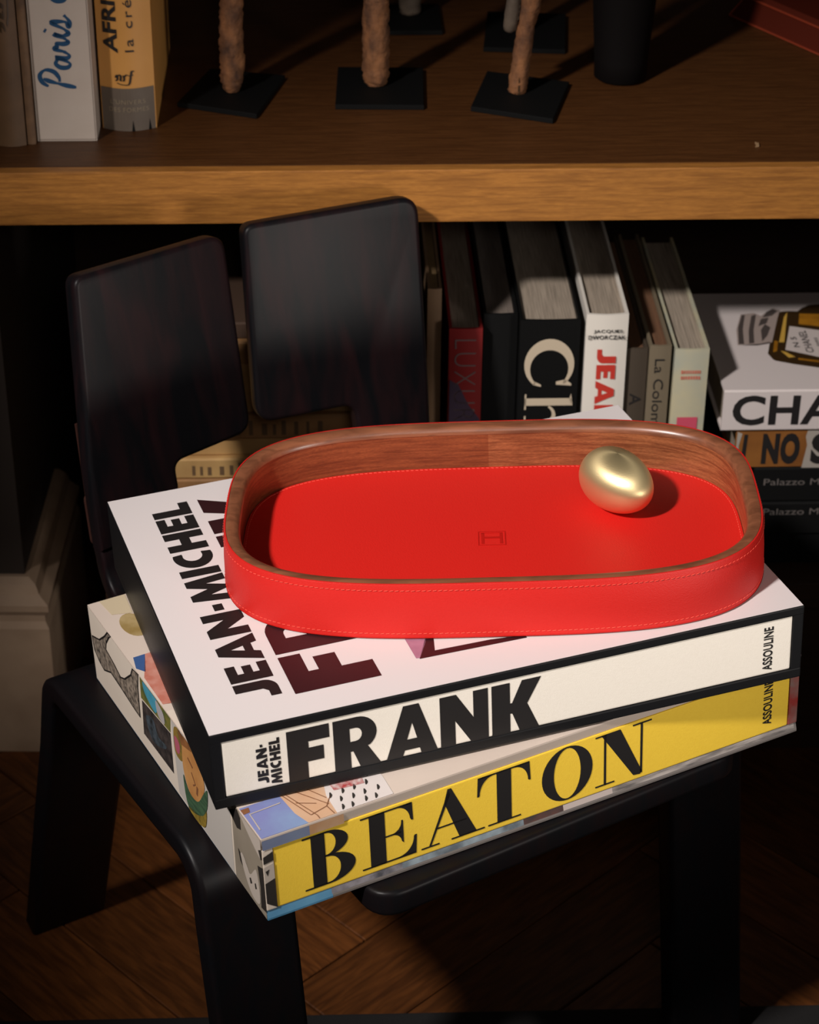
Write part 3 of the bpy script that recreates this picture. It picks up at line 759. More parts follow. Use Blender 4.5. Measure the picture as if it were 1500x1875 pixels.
rec = R(10)
def panel_frame(yaw, base):
    h = Vector((math.cos(R(yaw)), math.sin(R(yaw)), 0)); n0 = Vector((-math.sin(R(yaw)), math.cos(R(yaw)), 0))
    up = Vector((0, 0, 1)) * math.cos(rec) + n0 * math.sin(rec)
    nn = n0 * math.cos(rec) - Vector((0, 0, 1)) * math.sin(rec)     # pointing back
    base = Vector(base)
    return lambda u, v, w: base + h * u + up * v + nn * w
FL = panel_frame(6.5, (.0775, .3362, 0)); FR = panel_frame(-10.5, (.2176, .3688, .0954))
left_out = round_corners([(.0015, .030), (.066, .030), (.0702, .0570), (.0705, .0740), (.1360, .0765), (.1418, .2215), (.0225, .2235), (.0050, .0900)],
                         [0, 0, 0, .010, .013, .012, .009, 0])
right_out = round_corners([(.0735, -.068), (.1285, -.068), (.1320, -.0100), (.1375, .1275), (.0070, .1275), (-.0005, -.0175), (.0735, -.0175)],
                          [0, 0, 0, .014, .009, .014, .010])
def back_panel(F, out, name):
    o = obj(name, prism(out, F, 0, .0155, .0035, 3), black_ply, chair)
    return o
back_panel(FL, left_out, 'back_panel'); back_panel(FR, right_out, 'back_panel')
def stem_bend(F, u0, u1, v_top):
    """plywood stem curving from the back panel forward into the seat"""
    bm = bmesh.new(); rings = []
    a = F((u0 + u1) / 2, v_top, 0); n = (F(0, 0, 1) - F(0, 0, 0)).normalized(); up = (F(0, 1, 0) - F(0, 0, 0)).normalized()
    path = []
    z1 = a.z; y1 = a.y
    r = .022
    cen = Vector((y1 - r, r * .95))
    pts2 = [(F((u0 + u1) / 2, v_top, 0).y, z1)]
    for q in range(0, 91, 9):
        pts2.append((cen.x + r * math.cos(R(q)) - .003, max(0, cen.y - r * math.sin(R(q)))))
    pts2.append((.292, -.0004))
    xs0, xs1 = F(u0, v_top, 0).x, F(u1, v_top, 0).x
    return strip(pts2, xs0, xs1, -.0155, .003)
obj('bent_stem', stem_bend(FL, .0015, .066, .032), black_ply, chair)
obj('bent_stem', stem_bend(FR, .0735, .1285, -.066), black_ply, chair)
for o in list(chair.children): smooth_by_angle(o, 40)

# narrow strap with a loop hanging against the rear of the left back panel
strap_m = mat('dark_red_strap', (0.040, 0.014, 0.010), .7, spec=.2)
st_o = thing('strap', 'narrow dark red strap with a loop hanging behind the left chair back panel', 'strap', M_CHAIR)
obj('band', prism([(.0055, .068), (.0130, .068), (.0165, .120), (.0090, .120)], FL, .0158, .0176), strap_m, st_o)
lp = round_corners([(.0025, .030), (.0135, .030), (.0155, .068), (.0045, .068)], .005, 5)
lp_in = [(.0090 + (x - .0090) * .55, .049 + (y - .049) * .78) for x, y in lp]
def ring_prism(a_, b_, F, w0, w1):
    bm = bmesh.new(); n = len(a_)
    V = [[bm.verts.new(F(p[0], p[1], w)) for p in l] for l, w in ((a_, w0), (b_, w0), (b_, w1), (a_, w1))]
    for q in range(4):
        A_, B_ = V[q], V[(q + 1) % 4]
        for i in range(n): bm.faces.new((A_[i], A_[(i + 1) % n], B_[(i + 1) % n], B_[i]))
    bmesh.ops.recalc_face_normals(bm, faces=bm.faces)
    return bm
obj('loop', ring_prism(lp, lp_in, FL, .0158, .0186), strap_m, st_o)

# ------------------------------------------------------------------ slipcase with yellow-spined book (lower)
W2, D2, H2 = .3597, .2775, .0583
sc = thing('slipcase', 'collage-printed slipcase lying on the chair seat, lower of the two', 'slipcase', M_BEATON @ Matrix.Translation((0, 0, .0005)))
H2 -= .0012
t = .0066
def slip_wall(x0, x1, y0, y1, z0, z1, m, name, bev=.0007):
    return obj(name, box(x0, x1, y0, y1, z0, z1, bev, 2), m, sc)
def bevelled_panel(z_out, z_in, xa=0.0, xb=None):
    """top/bottom board whose front edge slopes towards the opening"""
    s = 1 if z_in > z_out else -1
    pts = [(.0002, z_out), (D2, z_out), (D2, z_in), (.0016, z_in), (.0002, z_out + s * .0012)]
    return prism(pts, lambda u, v, w: (w, u, v), xa, xb or W2)
pink_cream = mat('pinkish_paper', (0.66, 0.55, 0.47), 0.5, noise=(14, .35, (.58, .47, .40)))
obj('bottom_board', bevelled_panel(0, .0062, .0405, W2), mat('grey_edge_paper', (.15, .13, .12), .6), sc)
obj('blue_corner', bevelled_panel(0, .0062, 0, .0404), mat('blue_edge_print', (0.055, 0.19, 0.33), .5, noise=(60, .5, (.11, .30, .45))), sc, label='blue printed corner of the bottom board')
obj('top_board', bevelled_panel(H2, H2 - .0078), pink_cream, sc)
slip_wall(0, t, .0005, D2, .0066, H2 - .0080, cream, 'side_board')
slip_wall(W2 - t, W2, .0005, D2, .0066, H2 - .0080, mat('red_grey_print', (0.30, 0.03, 0.025), .5, noise=(70, 1.0, (.20, .17, .15))), 'side_board')
slip_wall(t, W2 - t, D2 - t, D2, .0066, H2 - .0080, cream, 'back_board')
bt = thing('book', 'yellow cloth book with black serif capitals on its spine, inside the lower slipcase', 'book', M_BEATON @ Matrix.Translation((0, 0, .0005)))
obj('spine', box(t + .0003, W2 - t - .0003, .0010, .0040, .0065, H2 - .0081, .0008), yellow_cloth, bt)
obj('page_block', box(t + .002, W2 - t - .002, .0045, D2 - t - .003, .0085, H2 - .0105), pages, bt)
obj('board', box(t + .0003, W2 - t - .0003, .0042, D2 - t - .001, .0065, .0083), yellow_cloth, bt)
obj('board', box(t + .0003, W2 - t - .0003, .0042, D2 - t - .001, H2 - .0102, H2 - .0083), yellow_cloth, bt)
print_on('lettering', bt, [[[(p[0], p[1] - .0005) for p in q] for q in l] for l in didone()], (0, .0010, 0), (1, 0, 0), (0, 0, 1), ink, label='black serif capitals')
print_on('publisher_lettering', bt, fit(font_pieces('ASSOULINE', .026, 1.04), .0125, .0450, 0, .0066), (.3405, .0010, 0), (0, 0, 1), (-1, 0, 0), ink)
# prints on the left side of the slipcase: (y, z) in mm
def left_print(name, pts, m, lift=.00025):
    if name in ('printed_face', 'printed_scarf', 'printed_hat', 'hat_flower', 'printed_fringe', 'zebra_head', 'zebra_neck', 'parrot_wing', 'parrot_breast', 'photo_figure'):
        n_ = len(pts); pts = spline(list(pts) * 3, 5)[n_ * 5:2 * n_ * 5]      # rounded, closed outline
    # local +x2d runs towards the viewer (-y) so that the face normal points to -x
    q = [(-min(max(y, .8), D2 * 1000 - .5) / 1000, min(max(zq, .5), H2 * 1000 - .6) / 1000) for y, zq in pts]
    return print_on(name, sc, [[q]], (0, 0, 0), (0, -1, 0), (0, 0, 1), m, lift)
sketch = mat('bat_drawing', (0.34, 0.27, 0.21), .6, noise=(260, 1.0, (.03, .025, .02)))
left_print('printed_side_paper', [(277, .2), (277, 57), (1, 57), (1, .2)], cream, .0001)
bat = [(274.8, 35.0), (259.3, 40.7), (247.4, 49.9), (240.0, 57), (234.1, 57.5), (238.5, 54.0), (245.6, 45.9), (247.5, 39.9), (233.6, 36.7), (223.0, 33.0), (214.7, 36.6), (201.1, 47.6), (196.5, 54.8), (186.1, 57.0), (189.6, 45.5), (192.0, 21.2), (200.4, 21.7), (225.7, 23.9), (243.1, 24.9), (257.0, 18.6), (265.5, 20.6), (273.3, 25.0)]
left_print('printed_bat', bat, sketch)
print_on('bat_outline', sc, ribbon([(-p[0] / 1000, p[1] / 1000) for p in bat + bat[:1]], .0012), (0, 0, 0), (0, -1, 0), (0, 0, 1), ink, .0004)
left_print('printed_parrot', [(183.9, 57.2), (133.1, 57.3), (135.7, 44.6), (185.5, 40.0)], mat('parrot_print', (.20, .17, .035), .5, noise=(120, 1.0, (.06, .09, .03))))
left_print('parrot_wing', [(178.1, 57), (164.3, 57.2), (155.2, 56.5), (159.7, 44.1), (176.3, 48.6)], mat('parrot_blue', (.05, .26, .38), .5, noise=(90, .7, (.10, .36, .46))), .0004)
left_print('parrot_breast', [(156.8, 55.5), (145.5, 52.9), (144.8, 44.9), (155.3, 45.6)], mat('grey_lilac_print', (.42, .38, .38), .5), .0005)
left_print('printed_photo', [(184.4, 38.8), (135.9, 43.9), (137.7, 12.8), (188.3, 11.1)], mat('dark_photo_print', (.020, .017, .017), .4, noise=(110, .7, (.12, .09, .08))))
left_print('photo_figure', [(180.1, 29.2), (166.1, 35.4), (160.2, 26.8), (146.4, 28.2), (150.3, 23.3), (171.1, 16.3)], mat('photo_blue_grey', (.08, .10, .12), .4, noise=(150, 1.0, (.02, .02, .02))), .0004)
left_print('printed_panel', [(132.6, 57.2), (44.5, 57.2), (47, .5), (131.5, 2.3)], mat('cool_grey_paper', (.50, .46, .42), .5), .0002)
left_print('printed_turban', [(121, 57), (112, 57.3), (104, 56.8), (100, 53), (110, 50), (117, 48)], mat('rust_turban_print', (.30, .12, .04), .5, noise=(90, .8, (.12, .05, .02))), .0007)
left_print('printed_hat', [(128.5, 52.6), (119.4, 57.0), (115.7, 52.4), (115.3, 43.1), (120.2, 33.4), (130.2, 34.8)], mat('flower_print', (.34, .19, .03), .5, noise=(120, 1.0, (.11, .10, .03))), .0004)
left_print('hat_flower', [(128.7, 46.6), (123.2, 47.6), (120.4, 43.5), (123.2, 36.9), (128.3, 37.2)], mat('pink_flower_print', (.42, .10, .14), .5), .0005)
left_print('printed_face', [(113.0, 57.0), (104.0, 57.0), (86.4, 45.7), (84.7, 34.7), (98.2, 18.0), (112.3, 17.4), (118.4, 33.0)], mat('orange_skin_print', (.56, .28, .095), .5, noise=(45, .8, (.40, .16, .045))), .0005)
print_on('face_lines', sc, ribbon([(-.108, .044), (-.101, .041)], .0016) + ribbon([(-.096, .030), (-.098, .023)], .0022) + ribbon([(-.104, .036), (-.099, .030), (-.103, .027)], .0012), (0, 0, 0), (0, -1, 0), (0, 0, 1), mat('brown_line_print', (.22, .09, .04), .5), .0007)
left_print('printed_scarf', [(119.4, 24.5), (112.5, 16.7), (98.2, 18.0), (85.9, 32.0), (79.5, 38.1), (82.8, 23.2), (93.6, 10.6), (115.7, 3.0)], mat('green_scarf_print', (.060, .125, .062), .5, noise=(80, .9, (.03, .06, .035), (1, 1, 5))), .0006)
left_print('printed_fringe', [(115.7, 3.0), (93.6, 10.6), (84.5, 20.1), (88.1, 6.7), (96.9, 1.5), (108.7, .8)], mat('gold_fringe_print', (.36, .24, .035), .5, noise=(200, .9, (.10, .07, .012))), .0006)
left_print('printed_zebra_photo', [(41.5, 57), (1, 57), (1, .6), (44.5, .6)], mat('grey_brown_photo', (.31, .26, .20), .5, noise=(22, .6, (.20, .165, .125))), .0003)
zb = mat('zebra_black_print', (.028, .023, .020), .5)
zw = mat('zebra_pale_print', (.50, .43, .37), .5)
left_print('zebra_neck', [(30, 57), (1, 57), (1, 46), (6, 43)], zw, .0004)
left_print('zebra_stripe', [(4.5, 47.3), (.8, 50.0), (.8, 43.3), (2, 42)], zb, .0006)
left_print('zebra_stripe', [(46, 48), (33, 57), (29, 53), (29.5, 44.3), (35, 42)], zb, .0006)
left_print('zebra_head', [(33.6, 23.0), (30, 27), (24.5, 22.0), (20.2, 19.2), (10.2, 28.7), (8.6, 7.1), (18.2, 3.5), (26.9, 10.2)], zw, .0005)
left_print('zebra_stripe', [(8.2, 33.9), (.8, 37.0), (.8, 5.5), (8.0, 4.0), (6.5, 20)], zb, .0004)
left_print('zebra_stripe', [(36.5, 27), (33.5, 25), (31, 17), (34.5, 19)], zb, .0006)
left_print('zebra_stripe', [(22, 15.5), (20, 17), (18.5, 14), (21, 12)], zb, .0007)
left_print('zebra_stripe', [(14.5, 16.5), (13, 18), (12, 14.5), (14, 13)], zb, .0007)
# the same picture turning onto the front edge of the side board: (x, z) in mm
def edge_print(name, pts, m, lift=.0003):
    return print_on(name, sc, [[[(p[0] / 1000, p[1] / 1000) for p in pts]]], (0, .0005, 0), (1, 0, 0), (0, 0, 1), m, lift)
edge_print('zebra_edge', [(.3, 44.5), (6.3, 46.8), (6.3, 40.5), (.3, 39.5)], zb)
edge_print('zebra_edge', [(.3, 37.2), (6.3, 38.6), (6.3, 28), (.3, 26)], zw)
edge_print('zebra_edge', [(.3, 26), (6.3, 28), (6.3, 7.4), (.3, 12)], zb)
edge_print('zebra_edge', [(1.0, 34.5), (3.4, 35.5), (2.0, 31)], zb, .0005)
# prints on the top: (x, y) in mm
def top_print(name, pts, m, lift=.00025):
    q = [(min(max(x, .4), W2 * 1000 - .4) / 1000, min(max(y, .5), D2 * 1000 - .4) / 1000) for x, y in pts]
    return print_on(name, sc, [[q]], (0, 0, H2), (1, 0, 0), (0, 1, 0), m, lift)
top_print('printed_coin', arc(17.5, 240, 8.0, 14.5, 0, 360, 20)[:-1], mat('old_gold_print', (.30, .20, .065), .5, noise=(70, .9, (.48, .36, .18))))
top_print('printed_wash', [(7.8, 277), (25.5, 277), (22, 253.3), (9.3, 257.9)], mat('ochre_wash_print', (.60, .49, .33), .5))
top_print('printed_blue_cloth', [(3.6, 204.5), (11.5, 204.6), (4.7, 185.7), (.8, 192)], mat('royal_blue_print', (.045, .10, .26), .5))
top_print('printed_coral_cloth', [(11.5, 204.6), (30, 205.3), (30, 140), (1.0, 148), (1.5, 180)], mat('coral_print', (.50, .165, .115), .5, noise=(140, .9, (.60, .28, .22))))
top_print('printed_room', [(.4, 140), (30, 140), (30, 60), (.4, 60)], cream)
violet = mat('violet_blue_print', (.20, .22, .46), .5, noise=(24, 1.0, (.24, .38, .56)))
top_print('printed_blue_chair', [(.4, 31.4), (24.8, 31), (26, 12), (29.0, .6), (.4, .6)], violet, .0003)
print_on('printed_line', sc, ribbon([(.003, .008), (.0035, .0235), (.0225, .0245)], .0008), (0, 0, H2), (1, 0, 0), (0, 1, 0), zw, .0006)
top_print('printed_frame', [(.4, 29.6), (5.4, 29.6), (4.5, 25.4), (.4, 24.8)], MATS['brown_line_print'], .0005)
lines = mat('peach_room_print', (.62, .36, .21), .5, noise=(35, .8, (.66, .47, .34)))
top_print('printed_sofa', [(24.8, 32.0), (56, 31), (52, 19.1), (47, .6), (29.0, .6), (25.8, 12)], lines, .00035)
ln = []
for a, b in (((26, 30), (33, 6)), ((28, 30), (36, 4)), ((33, 31), (46, 10)), ((40, 30), (47, 16)), ((33, 6), (44, 9)), ((44, 9), (50, 17)), ((36, 4), (36, 1)), ((44, 9), (45, 1)), ((30, 20), (40, 14))):
    ln += ribbon([(a[0] / 1000, a[1] / 1000), (b[0] / 1000, b[1] / 1000)], .0006)
print_on('sofa_lines', sc, ln, (0, 0, H2), (1, 0, 0), (0, 1, 0), mat('rust_line_print', (.22, .09, .04), .5), .0006)
top_print('printed_dotted_cloth', [(47.8, 17.8), (52, 31), (84, 31), (83.2, 16.3), (81.5, .6), (46.5, .6)], mat('white_dot_cloth_print', (.70, .63, .60), .5), .0004)
dd = []
for r in range(4):
    for cidx in range(5):
        x = 51 + cidx * 7.4 + (r % 2) * 3.4 + random.uniform(-1, 1); y = 4.0 + r * 6.6 + random.uniform(-.8, .8)
        if x < 80 and not (x < 72 and y > 18.5):
            dd += ribbon(spline([((x - 1.4) / 1000, (y - 2.3) / 1000), (x / 1000, y / 1000), ((x + .5) / 1000, (y + 2.4) / 1000)], 3), [.0004, .0010, .0015, .0017, .0014, .0010, .0006])
print_on('cloth_dots', sc, dd, (0, 0, H2), (1, 0, 0), (0, 1, 0), zb, .0006)
top_print('printed_flowers', [(53.6, 25.7), (56, 31), (73.5, 29), (71.6, 17.4), (62.6, 18.5), (53.6, 19.7)], mat('red_flower_print', (.40, .05, .05), .5, noise=(260, 1.0, (.66, .55, .52))), .0006)
# prints along the sloping front edge of the bottom and top boards
def low_edge(name, x0, x1, m, lift=.0003):
    return print_on(name, sc, [[rect(x0, .0013, x1, .0062)]], (0, .0003, 0), (1, 0, 0), (0, .22, .97), m, lift)
low_edge('edge_print', .040, .085, mat('grey_violet_edge', (.24, .22, .24), .5, noise=(120, 1.0, (.05, .05, .06))))
low_edge('edge_print', .085, .165, mat('steel_edge', (.09, .11, .13), .5, noise=(90, 1.0, (.26, .32, .36))))
low_edge('edge_print', .165, .192, mat('rust_edge', (.14, .04, .025), .5, noise=(70, 1.0, (.03, .02, .02))))
low_edge('edge_print', .192, .226, mat('pale_edge', (.48, .40, .37), .5))
low_edge('edge_print', .226, .358, mat('striped_edge', (.42, .37, .34), .5, noise=(120, 1.0, (.05, .045, .045), (.4, 3, 3))))
def up_edge(name, x0, x1, m, lift=.0003):
    return print_on(name, sc, [[rect(x0, H2 - .0078, x1, H2 - .0012)]], (0, .0003 + .0016, 0), (1, 0, 0), (0, 0, 1), m, lift + .0016)
up_edge('edge_print', .0003, .029, mat('slate_blue_edge', (.16, .19, .30), .5, noise=(30, .8, (.22, .27, .36))))
up_edge('edge_print', .029, .050, mat('tan_edge', (.44, .24, .12), .5, noise=(60, .8, (.50, .34, .22))))

# ------------------------------------------------------------------ black slipcase with white-spined book (upper)
W1, D1, H1 = .360, .2776, .0513
H1 -= .0012
MF = M_FRANK @ Matrix.Translation((0, 0, -H1))        # origin at the bottom front left corner
sb = thing('slipcase', 'black slipcase with white printed top lying under the red tray', 'slipcase', MF)
def wall1(x0, x1, y0, y1, z0, z1, name):
    return obj(name, box(x0, x1, y0, y1, z0, z1, .0008, 2), case_black, sb)
wall1(0, W1, 0, D1, H1 - .0058, H1, 'top_board'); wall1(0, W1, 0, D1, 0, .0066, 'bottom_board')
wall1(0, .0064, .0002, D1, .0060, H1 - .0050, 'side_board'); wall1(W1 - .0066, W1, .0002, D1, .0060, H1 - .0050, 'side_board')
wall1(.006, W1 - .006, D1 - .006, D1 - .0001, .0060, H1 - .0050, 'back_board')
obj('printed_top_paper', box(.0006, W1 - .0005, .0008, D1 - .0006, H1 - .0002, H1 + .00025), white_print, sb)
fb = thing('book', 'white cloth book with heavy black capitals on its spine, inside the black slipcase', 'book', MF)
obj('spine', box(.0067, W1 - .0070, .0008, .0040, .0069, H1 - .0061, .0010), white_cloth, fb)
obj('board', box(.0067, W1 - .0070, .0042, D1 - .008, .0069, .0089), white_cloth, fb)
obj('board', box(.0067, W1 - .0070, .0042, D1 - .008, H1 - .0081, H1 - .0061), white_cloth, fb)
obj('page_block', box(.009, W1 - .009, .0045, D1 - .010, .0092, H1 - .0085), pages, fb)
print_on('lettering', fb, [[[(p[0], p[1]) for p in l] for l in pc] for pc in fit(heavy('FRANK', .07), .0434, .1945, H1 - .0445, H1 - .0087)], (0, .0008, 0), (1, 0, 0), (0, 0, 1), ink, label='heavy black capitals')
print_on('lettering', fb, fit(heavy('JEAN-', .08), .0105, .0370, 0, .0062), (.0318, .0008, 0), (0, 0, 1), (-1, 0, 0), ink)
print_on('lettering', fb, fit(heavy('MICHEL', .08), .0085, .0395, 0, .0062), (.0394, .0008, 0), (0, 0, 1), (-1, 0, 0), ink)
print_on('publisher_lettering', fb, fit(font_pieces('ASSOULINE', .026, 1.04), .0095, .0400, 0, .0063), (.3410, .0008, 0), (0, 0, 1), (-1, 0, 0), ink)
ZT = H1 + .00026
def cover_text(name, txt, y0, y1, x_top, x_base, m):
    return print_on(name, sb, fit(heavy(txt, .07), y0, y1, 0, x_base - x_top), (x_base, 0, ZT), (0, 1, 0), (-1, 0, 0), m, .0002)
cover_text('title_lettering', 'JEAN-MICHEL', .0250, .2580, .0240, .0488, ink)
cover_text('title_lettering', 'FRANK', .0215, .2575, .0555, .1062, ink_red_tinted)
print_on('printed_picture', sb, [[[(.1301, .070), (.1407, .060), (.1407, .0456), (.1320, .0302), (.1297, .0307)]]], (0, 0, ZT), (1, 0, 0), (0, 1, 0), mat('mauve_print', (.40, .19, .27), .5, noise=(150, .6, (.30, .12, .19))), .0002)
print_on('printed_picture', sb, [[[(.1407, .0476), (.146, .0476), (.1423, .0345), (.1762, .0334), (.196, .0306), (.1964, .0276), (.1314, .0294)]]], (0, 0, ZT), (1, 0, 0), (0, 1, 0), ink_red_tinted, .0002)

# ------------------------------------------------------------------ red leather and walnut tray
TA, TB, TN, TH_ = .162, .0995, 3.35, .0361
MT = MF @ Matrix.Translation((.2126, .1296, H1 + .0006)) @ Matrix.Rotation(-.3282, 4, 'Z')
tray = thing('tray', 'oblong rounded tray of red leather and walnut standing on the white book', 'tray', MT)
NS = 160
def outline(inset, n=NS, grow=1.0):
    pts = []
    for i in range(n):
        a = 2 * math.pi * i / n
        c, s = math.cos(a), math.sin(a)
        # even spacing by a warped parameter
        x = TA * grow * math.copysign(abs(c) ** (2 / TN), c); y = TB * grow * math.copysign(abs(s) ** (2 / TN), s)
        gx = math.copysign(abs(x / TA) ** (TN - 1), x) / TA; gy = math.copysign(abs(y / TB) ** (TN - 1), y) / TB
        l = math.hypot(gx, gy)
        pts.append((x - gx / l * inset, y - gy / l * inset))
    return pts
def resample(n=NS):
    # even arc-length samples of the outline with normals
    raw = outline(0, 4000)
    L = [0]
    for a, b in zip(raw, raw[1:] + raw[:1]): L.append(L[-1] + math.dist(a, b))
    out = []; k = 0
    for i in range(n):
        s = L[-1] * i / n
        while L[k + 1] < s: k += 1
        f = (s - L[k]) / max(1e-9, L[k + 1] - L[k])
        a = raw[k % 4000]; b = raw[(k + 1) % 4000]
        x, y = a[0] + (b[0] - a[0]) * f, a[1] + (b[1] - a[1]) * f
        gx = math.copysign(abs(x / TA) ** (TN - 1), x) / TA; gy = math.copysign(abs(y / TB) ** (TN - 1), y) / TB
        l = math.hypot(gx, gy); out.append((x, y, gx / l, gy / l))
    return out, L[-1]
RS, PERIM = resample(NS)
def sweep(profile, i0=0, i1=NS, closed_profile=True):
    bm = bmesh.new(); rings = []
    full = (i1 - i0) >= NS
    for i in range(i0, i1 if full else i1 + 1):
        x, y, nx, ny = RS[i % NS]
        rings.append([bm.verts.new((x - nx * ins, y - ny * ins, zc)) for ins, zc in profile])
    m = len(profile)
    for q in range(len(rings) if full else len(rings) - 1):
        a, b = rings[q], rings[(q + 1) % len(rings)]
        for r in range(m if closed_profile else m - 1):
            bm.faces.new((a[r], b[r], b[(r + 1) % m], a[(r + 1) % m]))
    if not full:
        bm.faces.new(rings[0]); bm.faces.new(rings[-1][::-1])
    bmesh.ops.recalc_face_normals(bm, faces=bm.faces)
    return bm
smooth_by_angle(obj('leather_band', sweep([(-.0022, .0012), (-.0019, .0006), (-.0016, .018), (-.0004, .0352), (.0, .0362), (.0008, .0363), (.0010, .0350), (.0006, .0010), (-.0015, .0004)]), band_leather_dimmed, tray), 60)
smooth_by_angle(obj('rim', sweep([(.0010, .0350), (.0010, .0362), (.0030, .0366), (.0060, .0362), (.0080, .0350), (.0092, .0328), (.0094, .0312), (.0010, .0312)]), walnut_rim, tray), 50)
wall_prof = [(.0011, .0311), (.0090, .0311), (.0086, .026), (.0074, .0050), (.0011, .0050)]
# the inner wood is joined from two bent strips that meet in the middle of the long side
i_mid = NS // 4
smooth_by_angle(obj('inner_wall', sweep(wall_prof, i_mid, i_mid + NS // 2), walnut, tray), 50)
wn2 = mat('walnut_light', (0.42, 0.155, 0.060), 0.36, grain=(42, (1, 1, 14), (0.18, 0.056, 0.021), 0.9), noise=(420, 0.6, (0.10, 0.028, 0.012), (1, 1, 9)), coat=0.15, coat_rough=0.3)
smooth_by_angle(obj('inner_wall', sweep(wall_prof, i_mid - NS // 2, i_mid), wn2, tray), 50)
def disc(inset, z0, z1):
    return prism([(x - nx * inset, y - ny * inset) for x, y, nx, ny in RS], lambda u, v, w: (u, v, w), z0, z1, .0005, 2)
obj('base', disc(.0012, .0, .0048), MATS['dark_amber_print'], tray)
obj('leather_lining', disc(.0076, .0050, .0064), leather, tray)
def stitches(inset_fn, pitch, length, w, face):
    n = int(PERIM / pitch); bm = bmesh.new()
    for i in range(n):
        f = i * NS / n; k = int(f); tt = f - k
        a = RS[k % NS]; b = RS[(k + 1) % NS]
        x, y, nx, ny = (a[j] + (b[j] - a[j]) * tt for j in range(4))
        ins, zc = inset_fn
        c = Vector((x - nx * ins, y - ny * ins, zc)); tan = Vector((-ny, nx, 0)); nv = Vector((nx, ny, 0))
        up = Vector((0, 0, 1)); out = nv
        if face == 'floor': up, out = nv, Vector((0, 0, 1))
        vs = []
        for du, dv in ((-1, -1), (1, -1), (1, 1), (-1, 1)):
            vs.append(bm.verts.new(c + tan * du * length / 2 + up * (dv * w / 2 + du * w * .35)))
        top = [bm.verts.new(v.co * .0 + (c + (v.co - c) * .6 + out * .00022)) for v in vs]
        for q in range(4):
            bm.faces.new((vs[q], vs[(q + 1) % 4], top[(q + 1) % 4], top[q]))
        bm.faces.new(top)
    bmesh.ops.recalc_face_normals(bm, faces=bm.faces)
    return bm
for nm, a, face in (('stitching', (-.0010, .0325), 'wall'), ('stitching', (-.0020, .0040), 'wall'), ('stitching', (.0095, .0064), 'floor')):
    so = obj(nm, stitches(a, .0031, .0021, .00042, face), thread, tray); so['kind'] = 'stuff'
# embossed monogram in the middle of the lining
def ring_sq(s, w): return [[rect(-s, -s, s, s), rect(-s + w, -s + w, s - w, s - w)]]
def emboss(name, pieces, m, zoff):
    bm = bmesh.new()
    for loops in pieces:
        b = prism(loops[0], lambda u, v, w: (u - .0002, v, .0064 + w), 0, zoff)
        bm = merge(bm, b)
    return obj(name, bm, m, tray)
fr_ = [[rect(-.0086, -.0084, .0086, -.0077)], [rect(-.0086, .0077, .0086, .0084)], [rect(-.0086, -.0077, -.0079, .0077)], [rect(.0079, -.0077, .0086, .0077)]]
hh_ = [[rect(-.0066, -.0066, -.0048, .0066)], [rect(.0048, -.0066, .0066, .0066)], [rect(-.0048, -.0004, .0048, .0020)], [rect(-.0066, .0060, .0066, .0066)]]
emboss('embossed_monogram', fr_ + hh_, leather_dark, .00022)

# ------------------------------------------------------------------ brass egg
def egg_mesh():
    bm = bmesh.new(); rings = []
    A, Bq = .0282, .0197
    n = 48; m = 40
    for i in range(1, m):
        th = math.pi * i / m
        x = A * math.cos(th); r = Bq * math.sin(th) * (1 - .10 * math.cos(th))
        rings.append([bm.verts.new((x, r * math.cos(2 * math.pi * k / n), r * math.sin(2 * math.pi * k / n))) for k in range(n)])
    p0 = bm.verts.new((A, 0, 0)); p1 = bm.verts.new((-A, 0, 0))
    for a, b in zip(rings, rings[1:]):
        for k in range(n): bm.faces.new((a[k], b[k], b[(k + 1) % n], a[(k + 1) % n]))
    for k in range(n):
        bm.faces.new((p0, rings[0][k], rings[0][(k + 1) % n])); bm.faces.new((p1, rings[-1][(k + 1) % n], rings[-1][k]))
    bmesh.ops.recalc_face_normals(bm, faces=bm.faces)
    return bm
egg = obj('egg', egg_mesh(), brass, None, smooth=True)
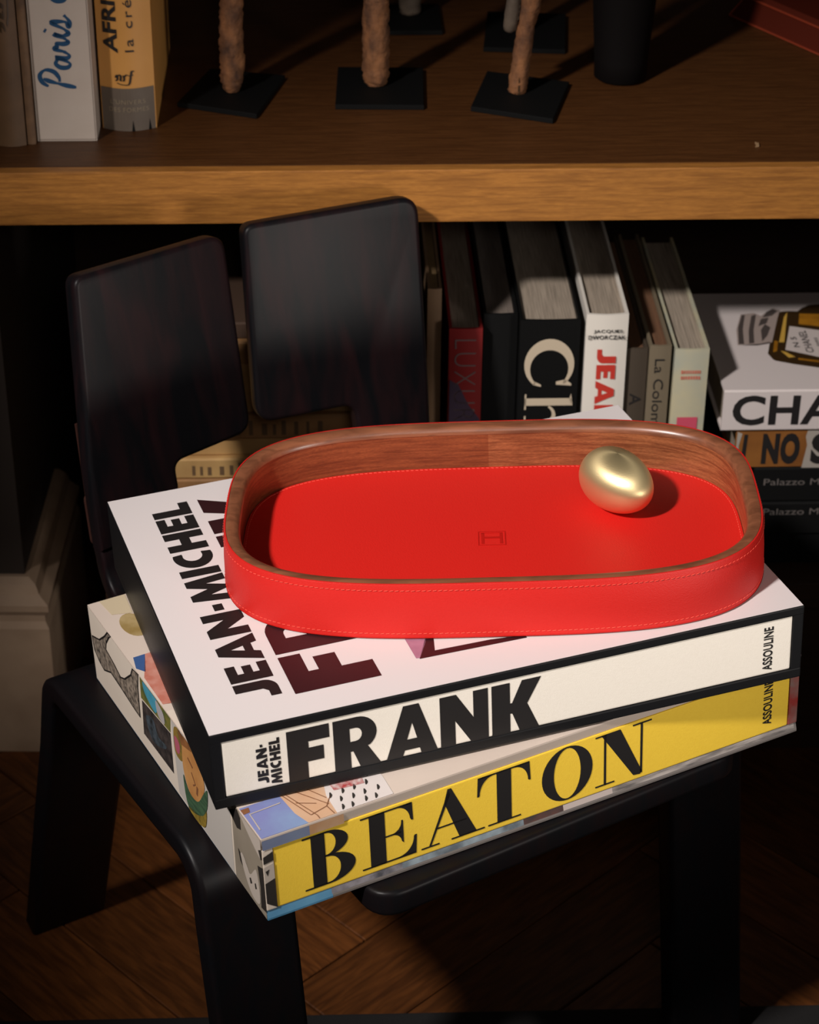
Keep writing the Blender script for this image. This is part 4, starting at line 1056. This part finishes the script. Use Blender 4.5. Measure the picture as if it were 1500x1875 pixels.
egg.matrix_world = MT @ Matrix.Translation((.0792, .0325, .0064 + .0199)) @ Matrix.Rotation(R(-56), 4, 'Z')
egg['label'] = 'brushed brass egg lying in the right half of the red tray'; egg['category'] = 'egg'

# ------------------------------------------------------------------ dark rug edge in front
rug = obj('rug', box(-.8, .8, -1.0, 0.0, 0.0006, 0.0070, .002), mat('black_rug', (.006, .005, .005), .9, bump=(900, .4)))
rug.matrix_world = Matrix.Translation((0, 0.0555, 0)) @ Matrix.Rotation(R(2.3), 4, 'Z')
rug['label'] = 'thin black rug edge along the floor in front of the chair'; rug['category'] = 'rug'

# ------------------------------------------------------------------ prints and fittings hang under the part that carries them
def kid(root, name):
    for c in root.children:
        if c.name.split('.')[0] == name: return c
def under(child, part):
    if part is not None and child is not part: child.parent = part
PRINTS = ('lettering', 'printed', 'publisher', 'author', 'small_lettering', 'label_lettering', 'stopper', 'edge_line', 'torn', 'title')
for root in [o for o in scene.objects if o.parent is None and o.type == 'EMPTY']:
    base = root.name.split('.')[0]
    for c in list(root.children):
        cn = c.name.split('.')[0]
        if base in ('book', 'old_book') and cn.startswith(PRINTS):
            under(c, kid(root, 'cover') or kid(root, 'spine'))
        elif base == 'tray' and cn == 'stitching':
            under(c, kid(root, 'leather_band') if c.data.vertices[0].co.z > .01 or abs(c.data.vertices[0].co.x) > TA else kid(root, 'leather_lining'))
        elif base == 'tray' and cn == 'embossed_monogram':
            under(c, kid(root, 'leather_lining'))
        elif base == 'carved_figure' and cn == 'foot_notch':
            under(c, kid(root, 'carved_stem'))
        elif base == 'lacquer_box' and cn == 'edge_line':
            under(c, kid(root, 'body'))
        elif base == 'slipcase' and c.type == 'MESH' and cn not in ('bottom_board', 'blue_corner', 'top_board', 'side_board', 'back_board'):
            n = c.data.polygons[0].normal
            if n.x < -.7: under(c, kid(root, 'side_board'))
            elif n.z > .7: under(c, kid(root, 'top_board'))
            else:
                z = c.data.vertices[0].co.z
                under(c, kid(root, 'bottom_board') if z < .0064 else (kid(root, 'top_board') if z > .0480 else kid(root, 'side_board')))
